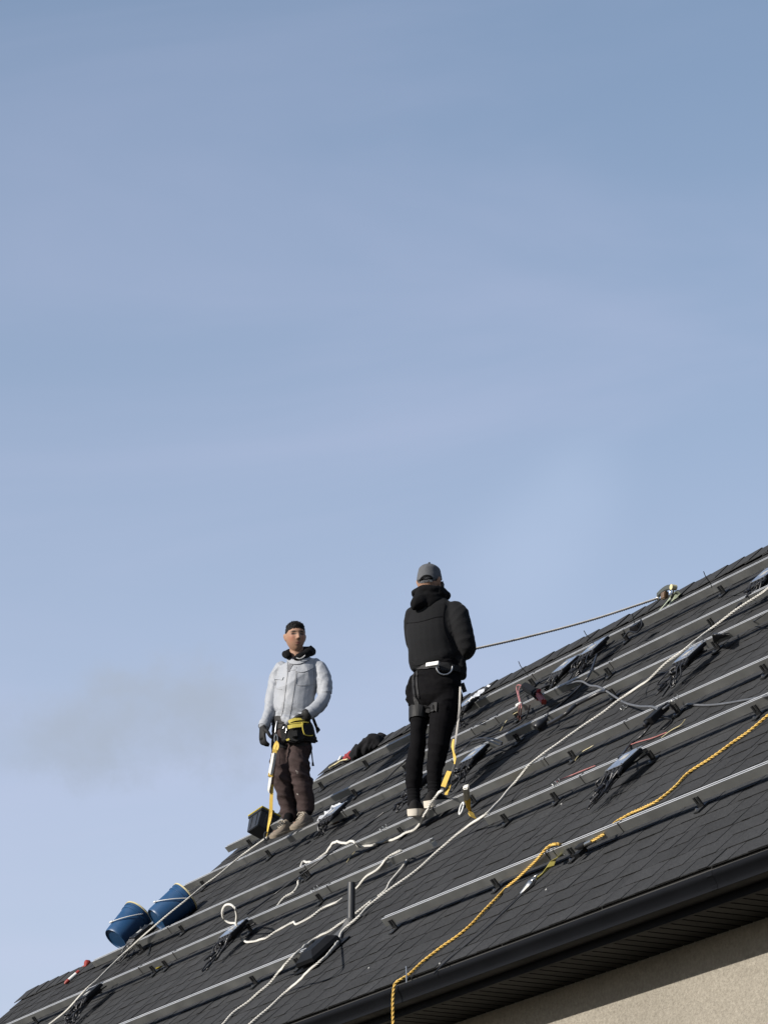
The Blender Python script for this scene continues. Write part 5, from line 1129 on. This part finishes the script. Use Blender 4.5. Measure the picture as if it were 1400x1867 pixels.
# ------------------------------------------------------------------ cables, wires and fittings
def cable(pts, r, mkey, label, name='cable', cat='cable', n=7):
    P = Ws(pts); m = MB(); m.tube(spline(P, .03), r, n)
    return tag(m.build(name, M[mkey], None, smooth=60, origin=P[0]), label, cat)
cable([(-0.014, 1.426, 0.02),(0.346, 1.278, 0.04),(0.825, 1.03, 0.09),(1.157, 0.879, 0.12),(1.337, 0.801, 0.12),(1.462, 0.745, 0.09),(1.829, 0.548, 0.11),(2.103, 0.396, 0.1),(2.226, 0.339, 0.06),(2.606, 0.121, 0.05),(3.169, -0.19, 0.08),(3.673, -0.454, 0.115),(3.798, -0.524, 0.1)], .0075, 'cable_grey', 'grey cable snaking down from the paired inverters to the black junction box')
cable([(3.637, -0.425, 0.06),(3.863, -0.518, 0.1),(3.739, -0.366, 0.06),(3.809, -0.351, 0.02),(4.193, -0.514, 0.014),(4.535, -0.64, 0.014),(4.903, -0.765, 0.02),(5.644, -1.16, 0.11),(5.8, -1.161, 0.11)], .0075, 'cable_grey', 'grey cable leaving the junction box toward the right frame edge')
cable([(3.667, -0.513, 0.05),(3.568, -0.521, 0.02),(3.547, -0.576, 0.014),(3.51, -0.634, 0.014),(4.006, -1.035, 0.1),(4.169, -1.183, 0.13)], .0065, 'cable', 'black cable from the junction box down to the bright topped inverter')
cable([(3.608, -0.43, 0.04),(3.643, -0.417, 0.02),(3.821, -0.503, 0.014),(3.873, -0.58, 0.014),(3.856, -0.617, 0.014)], .005, 'cable', 'short black cable curl beside the junction box')
root = thing('junction_box', 'small black cable junction box hung on a rail at right, between grey cables', 'junction box', W(*(3.721, -0.498, 0.08)))
jc = W(*(3.786, -0.544, 0.09))
m = MB(); m.box(jc, .045, .075, .02, EU, UV, NV); m.build('case', M['inv'], root, bevel=.004)
m = MB()
for s in (-1, 1): m.lathe([(0, 0), (.016, 0), (.016, .03), (.01, .035), (0, .035)], jc + UV * (.073 * s) + EU * .012 * s, UV * s, 10)
m.build('gland', M['cable'], root, smooth=40)
cable([(-0.934, -1.034, 0.12),(-0.986, -0.752, 0.09),(-0.664, -0.606, 0.11),(-0.553, -0.454, 0.11),(-0.641, -0.192, 0.08),(-0.755, 0.063, 0.05),(-0.689, 0.163, 0.05)], .0055, 'cable', 'straight black cable stretched from the looped inverter up toward the worker in black')
cable([(-1.906, 0.906, 0.03),(-1.803, 0.951, 0.05),(-1.57, 0.946, 0.09),(-1.388, 0.973, 0.12)], .0055, 'cable', 'short black cable slanting up behind the legs of the worker in black')
cable([(4.538, -2.435, 0.02),(4.514, -2.561, 0.014),(4.509, -2.7, 0.014),(4.464, -2.826, 0.014),(4.42, -2.951, 0.014),(4.426, -3.09, 0.014)], .0042, 'cable', 'thin black lanyard wire trailing from the olive strap toward the gutter')
m = MB()
for p in Ws([(4.523, -2.567, 0.016),(4.519, -2.705, 0.016),(4.439, -2.954, 0.016)]): m.lathe([(0, -.012), (.009, -.008), (.009, .008), (0, .012)], p, UV + EU * .1, 8)
cable([(0.69, 1.458, 0.09),(1.224, 0.96, 0.11),(1.207, 0.867, 0.09),(0.932, 0.925, 0.04),(0.797, 0.867, 0.02),(1.276, 0.456, 0.1),(1.305, 0.382, 0.1)], .0075, 'cable', 'black cable from the paired inverters down to the black plug on the rail')
root = thing('plug', 'black cable plug on the rail in the long shadow of the worker in black', 'plug', W(*(1.369, 0.329, 0.11)))
pc = W(*(1.309, 0.361, 0.1))
m = MB(); m.lathe([(0, 0), (.02, 0), (.026, .01), (.026, .06), (.018, .07), (.018, .10), (.012, .11), (0, .11)], pc - UV * .05, UV + EU * .1, 12); m.build('housing', M['cable'], root, smooth=40)
m = MB(); m.box(pc + NV * -.03, .02, .035, .015, EU, UV, NV); m.build('mount', M['inv'], root, bevel=.003)
cable([(1.424, 0.336, 0.08),(1.812, 0.233, 0.12),(1.773, 0.367, 0.11),(1.926, 0.383, 0.11),(1.995, 0.43, 0.1),(2.103, 0.396, 0.1)], .013, 'cable', 'thick black sheathed cable lying along the rail beside the plug')
root = thing('plug', 'black plug coiled on the topmost rail near the ridge anchor', 'plug', W(*(1.159, 1.53, 0.12)))
pc = W(*(1.159, 1.53, 0.12))
m = MB(); m.box(pc, .055, .03, .022, EU, UV, NV); m.build('housing', M['cable'], root, bevel=.008)
m = MB(); m.tube(spline([pc + EU * .05, pc + EU * .09 + NV * .03, pc + EU * .10 - UV * .03, pc + EU * .05 - UV * .06 - NV * .02, pc - EU * .06 - UV * .03, pc - EU * .16 - UV * .02 - NV * .02], .02), .006, 6); m.build('cable', M['cable'], root, smooth=60)
cable([(-0.076, 0.576, 0.1),(0.135, 0.517, 0.13),(0.243, 0.524, 0.15),(0.496, 0.436, 0.16),(0.814, 0.309, 0.15),(1.021, 0.217, 0.13),(0.95, 0.234, 0.12),(0.679, 0.366, 0.13),(0.486, 0.455, 0.13)], .006, 'cable', 'black cable looped over the inverter beside the knee of the worker in black')
cable([(0.426, 0.943, 0.1),(0.39, 0.915, 0.06),(0.239, 0.954, 0.02),(0.182, 0.932, 0.014),(0.01, 0.916, 0.014),(-0.301, 0.974, 0.014),(-0.5, 0.972, 0.03)], .0055, 'cable', 'black cable curving from the dangling black pack down to the looped inverter')
cable([(-1.442, 1.409, 0.02),(-1.162, 1.381, 0.014),(-0.555, 1.107, 0.09),(-0.35, 1.043, 0.11),(-0.36, 1.128, 0.09),(-0.596, 1.391, 0.02),(-0.445, 1.391, 0.014)], .0045, 'cable', 'thin black cable across the rail beside the film wrapped inverter')
cable([(-1.609, 0.795, 0.03),(-1.309, 0.826, 0.03),(-0.752, 0.776, 0.02),(-0.619, 0.974, 0.014),(-0.1, 0.881, 0.014),(0.118, 0.892, 0.014)], .004, 'cable', 'thin black cable crossing behind the worker in black at knee height')
cable([(-4.131, -0.211, 0.13),(-3.933, -0.357, 0.11),(-4.187, -0.301, 0.04),(-4.146, -0.391, 0.014),(-4.054, -0.488, 0.014),(-4.043, -0.519, 0.014)], .0045, 'cable', 'black cable dangling below the blue pails, left of two')
cable([(-3.677, -0.367, 0.09),(-3.845, -0.321, 0.03),(-3.833, -0.373, 0.014),(-3.638, -0.507, 0.014),(-3.491, -0.611, 0.014)], .0045, 'cable', 'black cable dangling below the blue pails, right of two')
cable([(2.66, 0.198, 0.09),(2.476, 0.398, 0.05),(2.391, 0.577, 0.014),(2.734, 0.476, 0.014),(3.084, 0.344, 0.05)], .004, 'cable', 'thin black cable between the rails left of the flap covered inverter')
cable([(3.179, 0.559, 0.1),(3.471, 0.406, 0.11),(3.233, 0.664, 0.03),(3.346, 0.684, 0.03),(3.807, 0.419, 0.1),(3.909, 0.427, 0.11)], .0045, 'cable', 'thin black cable running right from the flap covered inverter')
# black cover flap at that inverter
fp = Ws([(3.511, 0.305, 0.16),(3.543, 0.345, 0.13),(3.347, 0.536, 0.05),(3.242, 0.542, 0.05),(3.244, 0.47, 0.07)])
m = MB(); n_ = NV * .004; m.add(fp + [p - n_ for p in fp], [(0, 1, 2, 3, 4), (9, 8, 7, 6, 5)] + [(i, 5 + i, 5 + (i + 1) % 5, (i + 1) % 5) for i in range(5)])
tag(m.build('cover_flap', M['cable'], None, origin=fp[0]), 'black plastic cover flap lifted above the inverter under the main white rope', 'flap')
# stray wires standing up
def wire(pts, r, mkey, label):
    P = Ws(pts); m = MB(); m.tube(spline(P, .02), r, 5); return tag(m.build('wire', M[mkey], None, smooth=60, origin=P[0]), label, 'wire')
wire([(-0.548, 1.701, 0.11),(-0.459, 1.647, 0.16),(-0.373, 1.588, 0.22),(-0.281, 1.539, 0.27)], .003, 'cable', 'thin dark wire sticking up over the ridge near the film wrapped inverter')
wire([(1.983, 1.623, 0.11),(2.094, 1.556, 0.16),(2.162, 1.508, 0.22),(2.307, 1.414, 0.28)], .003, 'cable', 'thin dark wire sticking up over the ridge at far right')
wire([(0.965, 1.666, 0.11),(1.074, 1.605, 0.16),(1.12, 1.593, 0.2)], .003, 'cable', 'thin dark wire sticking up over the ridge beside the coiled plug')
wire([(0.492, 1.618, 0.13),(0.452, 1.647, 0.17),(0.502, 1.608, 0.21),(0.568, 1.569, 0.25)], .003, 'cable', 'thin dark wire sticking up over the ridge above the paired inverters')
wire([(0.303, 0.909, 0.1),(-0.149, 1.125, 0.04),(-0.261, 1.126, 0.014),(-0.138, 0.982, 0.014)], .0028, 'cream', 'thin pale wire curving down left of the red wire tie')
wire([(2.751, -0.517, 0.03),(2.663, -0.423, 0.02),(2.622, -0.353, 0.014),(2.691, -0.339, 0.014),(2.723, -0.311, 0.014)], .003, 'cream', 'thin pale wire on the shingles above the rail in mid roof')
wire([(3.299, -1.055, 0.11),(3.004, -0.84, 0.05),(2.937, -0.726, 0.014),(3.087, -0.732, 0.014),(3.247, -0.743, 0.014)], .0035, 'redwire', 'thin red wire on the shingles above the rail in mid roof')
wire([(-0.508, -0.248, 0.02),(-0.478, -0.32, 0.014),(-0.464, -0.375, 0.014),(-0.378, -0.48, 0.014)], .0025, 'cream', 'thin pale thread hanging from a kink in the white rope')
wire([(3.51, -0.634, 0.014),(3.633, -0.65, 0.014),(3.832, -0.691, 0.014),(3.993, -0.7, 0.014)], .0035, 'redwire', 'thin red wire on the shingles right of the bright topped inverter')
wire([(4.0, -0.758, 0.014),(4.036, -0.701, 0.014),(4.198, -0.734, 0.03),(4.524, -0.91, 0.1)], .0025, 'cream', 'thin pale wire below the clipped wires on the rail at right')
# twists of wire on the rails
def curl(p, label, s=.013, k='alu'):
    c = W(*p); P = [c + EU * (math.cos(a * .9) * s) + NV * (math.sin(a * .9) * s * .9) + UV * (.004 * a - .03) for a in range(16)]
    m = MB(); m.tube(spline(P, .006), .0022, 5); return tag(m.build('wire_twist', M[k], None, smooth=60, origin=c), label, 'wire')
curl((2.999, -0.173, 0.11), 'small curl of wire on the rail below the grey cable'); curl((3.302, -1.072, 0.11), 'small curl of wire on the rail at the red wire end'); curl((0.197, -0.42, 0.11), 'small curl of wire on the rail left of the black trainers')
curl((3.916, -0.47, 0.11), 'small curl of wire on the rail above the junction box'); curl((0.181, -1.099, 0.11), 'small curl of wire on the rail left of the vent pipe top')
# red wire tie hanging by the black pack
root = thing('wire_tie', 'red and white twist of wires tied round a rail left of the dangling black pack', 'wire', W(*(0.165, 1.038, 0.11)))
for k, pts in enumerate(([(-0.589, 1.635, 0.08),(-0.666, 1.661, 0.09),(-0.62, 1.607, 0.09),(-0.233, 1.332, 0.1),(0.143, 1.067, 0.11),(0.272, 0.96, 0.11),(0.17, 0.986, 0.06),(0.026, 1.054, 0.02)], [(-0.603, 1.627, 0.08),(-0.396, 1.456, 0.09),(0.086, 1.117, 0.11),(0.337, 0.933, 0.11),(0.171, 0.999, 0.05),(0.126, 0.999, 0.02)])):
    m = MB(); m.tube(spline(Ws(pts), .02), .0042, 6); m.build('strand', M['redwire'], root, smooth=60)
m = MB(); c = W(*(0.197, 1.017, 0.115))
for k in range(4): m.lathe([(0, -.012), (.012, -.008), (.012, .008), (0, .012)], c + EU * (.01 * k - .02) + UV * (.008 * (k % 2)), (1, .3, .6 * (k % 2)), 8)
m.build('knot', M['white'], root, smooth=60)
# black and red hand tool dangling (battery pack shape)
root = thing('power_tool', 'black boxy tool with orange red grip lying across a rail right of the workers', 'tool', W(*(0.222, 1.153, 0.12)))
a, b, c3 = Ws([(0.146, 1.182, 0.17),(0.682, 0.884, 0.15),(0.906, 0.74, 0.125)]); ax_ = (b - a).normalized(); sd = (NV - ax_ * NV.dot(ax_)).normalized(); ot = ax_.cross(sd)
m = MB(); m.box((a + b) / 2, (b - a).length / 2, .026, .028, ax_, ot, sd); m.box(a.lerp(b, .85), .025, .030, .032, ax_, ot, sd); m.build('body', M['matte'], root, bevel=.008)
ax2 = (c3 - b).normalized()
m = MB(); m.box(b.lerp(c3, .5), (c3 - b).length / 2 + .01, .02, .02, ax2, ot, ax2.cross(ot)); m.build('grip', M['orange_red'], root, bevel=.01)
m = MB(); m.box(b + sd * .025 + EU * .035, .018, .011, .011, EU, UV, NV); m.box(b - sd * .025 - EU * .035, .015, .010, .010, EU, UV, NV); m.build('lever', M['red'], root, bevel=.005)
# knife-like red and white tool, red lighter tool at the wing ridge
root = thing('marker', 'red and white marker lying on the shingles at the lower left ridge', 'marker', W(*(-5.475, -0.335, 0.02)))
a, b = Ws([(-5.422, -0.436, 0.025),(-5.405, -0.275, 0.025)]); ax_ = (b - a).normalized()
m = MB(); m.tube([a, a.lerp(b, .1), a.lerp(b, .3)], [.004, .014, .016], 10); m.build('cap', M['orange_red'], root, smooth=40)
m = MB(); m.tube([a.lerp(b, .8), b], .016, 10); m.build('end_plug', M['orange_red'], root, smooth=40)
m = MB(); m.tube([a.lerp(b, .3), a.lerp(b, .8)], .0155, 10); m.build('barrel', M['white'], root, smooth=40)
root = thing('tape_measure', 'small red tool poking over the lower left ridge', 'tool', W(*(-5.388, -0.185, 0.03)))
tcn = W(*(-5.388, -0.185, 0.03))
m = MB(); m.lathe([(0, -.02), (.026, -.02), (.03, -.014), (.03, .014), (.026, .02), (0, .02)], tcn, INW, 14); m.build('case', M['orange_red'], root, smooth=40)
m = MB(); m.box(tcn - EU * .04 - UV * .015, .03, .006, .004, EU, UV, NV); m.build('tongue', M['redwire'], root)
m = MB(); pz = W(*(-2.615, -1.006, 0.02)); m.lathe([(0, -.03), (.012, -.024), (.016, .01), (.007, .03), (0, .034)], pz, EU + UV * .5, 8)
tag(m.build('wire_nut', M['yellow'], None, smooth=50, origin=pz), 'tiny yellow wire nut at a bracket below the blue pails', 'wire nut')
# blue and brown hand tool under the rail right of the silver-jacket worker
root = thing('hand_tool', 'brown and navy hand tool wedged under the rail right of the beige shoes', 'tool', W(*(-2.04, 0.616, 0.03)))
a, b, c3, d3 = Ws([(-2.209, 0.615, 0.03),(-2.036, 0.588, 0.035),(-1.901, 0.587, 0.035),(-1.87, 0.61, 0.03)])
m = MB(); m.tube([a, a.lerp(b, .5), b], [.022, .026, .018], 10); m.tube([c3, d3], [.014, .022], 10); m.build('handle', M['rust'], root, smooth=50)
m = MB(); m.tube([b, b.lerp(c3, .5), c3], [.016, .024, .014], 10); m.build('middle', M['navy'], root, smooth=50)
# olive strap with steel hook
root = thing('strap', 'olive yellow webbing strap with steel hook lying below the lowest rail', 'strap', W(*(4.588, -2.19, 0.03)))
P = Ws([(4.625, -2.135, 0.05),(4.68, -2.217, 0.06),(4.611, -2.212, 0.045),(4.551, -2.217, 0.03),(4.567, -2.277, 0.03),(4.552, -2.316, 0.03)])
m = MB(); m.ribbon(P, [EU + NV * k for k in (.1, .3, 1.2, 1.5, .6, .5)], [.07, .06, .03, .02, .024, .03], .004); m.build('webbing', M['web_old'], root)
P = Ws([(4.542, -2.318, 0.03),(4.536, -2.345, 0.03),(4.525, -2.369, 0.025),(4.504, -2.39, 0.02),(4.497, -2.417, 0.02)])
m = MB(); m.tube(P, [.012, .02, .018, .012, .006], 8); m.build('hook', M['steel'], root, smooth=40)
m = MB(); cc = P[0]; m.tube([cc + EU * (.022 * math.cos(a)) + UV * (.03 * math.sin(a)) + NV * .01 for a in np.linspace(0, 6.28, 14)], .004, 6); m.build('ring', M['steel'], root, smooth=60)
# steel thimble at the end of the upper yellow rope
root = thing('rope_grab', 'steel ferrule with black clamp on the end of the upper yellow rope', 'clamp', W(*(4.761, -2.086, 0.03)))
a, b, c3 = Ws([(5.027, -2.188, 0.067),(4.914, -2.188, 0.063),(4.849, -2.188, 0.066)])
m = MB(); m.tube([a, a.lerp(b, .7)], .014, 10); m.build('ferrule', M['steel'], root, smooth=40)
m = MB(); m.tube([a.lerp(b, .65), b, c3], [.018, .02, .006], 10); m.box(b - NV * .02 - UV * .03, .028, .03, .012, EU, UV, NV); m.build('clamp', M['inv'], root, smooth=40)
# white shock pack on yellow lanyard, snagged on the rail
root = thing('lanyard_pack', 'white shock absorber pack with yellow lanyard and white ring hanging over a rail', 'lanyard', W(*(1.464, -0.511, 0.1)))
a, b = Ws([(1.775, -0.655, 0.2),(1.63, -0.616, 0.115)]); ax_ = (b - a).normalized(); vw = Vector((.75, -.66, 0)); ot = ax_.cross(vw).normalized()
m = MB(); m.box(a.lerp(b, .5), .024, .017, (b - a).length / 2, vw, ot, ax_); m.build('pack', M['packwhite'], root, bevel=.007)
P = [b + ot * .0] + Ws([(1.616, -0.619, 0.09),(1.589, -0.622, 0.06),(1.561, -0.612, 0.03),(1.622, -0.653, 0.018),(1.765, -0.74, 0.018)])
m = MB(); m.ribbon(P, [Vector((1, .3 * k, .05)) for k in range(6)], [.04, .035, .024, .02, .05, .055], .005); m.build('webbing', M['web'], root)
cc = W(*(1.319, -0.508, 0.04)); m = MB(); m.tube([cc + EU * (.022 * math.cos(a)) + (UV * .85 + NV * .5) * (.042 * math.sin(a)) for a in np.linspace(.4, 6.6, 22)], .006, 7); m.build('ring', M['white'], root, smooth=60)
# nail / steel pin at the gutter
pn = W(*(4.055, -3.036, 0.02))
m = MB(); m.tube([pn - ZU * .02, pn + ZU * .03, pn + ZU * .07 - EU * .004], .0038, 6)
tag(m.build('steel_pin', M['steel'], None, smooth=50, origin=pn), 'thin steel pin standing beside the yellow rope at the gutter edge', 'pin')
# loose bits on the shingles
for p, l in zip([(3.428, -1.205, 0.02),(3.069, -2.656, 0.02),(4.365, -2.99, 0.02),(4.879, -2.502, 0.02)], ('tiny white scrap on the shingles below the mid roof rail', 'tiny pale scrap near the roof vent', 'tiny white scrap on the shingles near the gutter', 'tiny pale scrap below the olive strap')):
    m = MB(); c = W(*p); m.add([c + EU * .008, c + UV * .006 + NV * .004, c - EU * .008 + NV * .002, c - UV * .006], [(0, 1, 2, 3)]); m.add([c + EU * .008 - NV * .002, c + UV * .006 + NV * .002, c - EU * .008, c - UV * .006 - NV * .002], [(3, 2, 1, 0)])
    tag(m.build('scrap', M['scrapc'], None, origin=c), l, 'scrap')

# ------------------------------------------------------------------ ridge anchor and the taut grey rope
an = W(*(0.617, 2.367, 0.02))
root = thing('ridge_anchor', "rope grab and green webbing clamped over the ridge, holding the taut grey rope", 'anchor', an)
pA, pB_, pC = Ws([(0.749, 2.1, 0.1),(0.958, 2.019, 0.12),(1.078, 1.989, 0.12)])
ax_ = (pC - pA).normalized(); 
m = MB(); m.box(pA.lerp(pC, .48), .05, .018, .026, ax_, INW, ax_.cross(INW)); m.build('grab_body', M['copper'], root, bevel=.006)
m = MB(); m.ribbon(spline([pA + ZU * .022, pA.lerp(pC, .35) + ZU * .040, pA.lerp(pC, .7) + ZU * .046, pC + ax_ * .03 + ZU * .036], .015), ZU, .034, .022); m.build('handle', M['olive'], root, bevel=.004)
m = MB(); m.tube([pC + ax_ * (.035 * math.cos(a)) + ZU * (.028 * math.sin(a) + .01) for a in np.linspace(0, 6.28, 16)], .006, 6); m.tube([pA + ZU * (.025 * math.sin(a) + .01) + ax_ * (.018 * math.cos(a)) for a in np.linspace(0, 6.28, 14)], .005, 6); m.build('carabiner', M['steel'], root, smooth=60)
m = MB(); m.lathe([(0, -.02), (.02, -.02), (.02, .02), (0, .02)], pC + ax_ * .045 + ZU * .03, INW, 10); m.build('bolt', M['cream'], root, smooth=40)
for k, pts in enumerate(([(0.833, 2.199, 0.06),(0.665, 2.246, 0.03),(0.658, 2.168, 0.02),(0.696, 2.047, 0.02)], [(0.852, 2.198, 0.05),(0.749, 2.191, 0.022),(0.79, 2.079, 0.02),(0.772, 2.026, 0.02)])):
    m = MB(); m.ribbon(spline(Ws(pts), .04), EU, .026, .004); m.build('webbing', M['web_green'], root)
hand_r = ROOT_B + hdr + Vector((-.03, .04, .0))
gp_ = [hand_r, hand_r.lerp(pA, .33) - ZU * .022, hand_r.lerp(pA, .66) - ZU * .026, pA - ZU * .0]
rope('rope', gp_, .0095, 'rope_grey', 'taut grey rope from the hands of the worker in black up to the ridge anchor', seed=23)

# crinkled film wraps left on two inverters
def film(P, w, l, label, seed):
    vs = []; n = 9
    for i in range(n):
        for j in range(n):
            q = Vector((i * .7, j * .7, seed)); c = P + EU * ((i / (n - 1) - .5) * w) + UV * ((j / (n - 1) - .5) * l)
            vs.append(c + NV * (.030 * abs(noise.noise(q * .9)) + .012 * noise.noise(q * 2.3)) + EU * (.012 * noise.noise(q + Vector((9, 0, 0)))))
    m = MB(); m.add(vs, [(i * n + j, i * n + j + 1, (i + 1) * n + j + 1, (i + 1) * n + j) for i in range(n - 1) for j in range(n - 1)])
    me = m.mesh('film', M['film']); o = link('film', me, None, P); md = o.modifiers.new('t', 'SOLIDIFY'); md.thickness = .0015
    tag(o, label, 'plastic film')
film(W(*(-1.308, 1.751, 0.135)), .16, .15, 'crinkled clear film draped over an inverter right of the thighs of the worker in black', 3)
film(W(*(-2.316, 0.71, 0.075)), .16, .18, 'crinkled clear film behind the rail beside the beige shoes', 8)
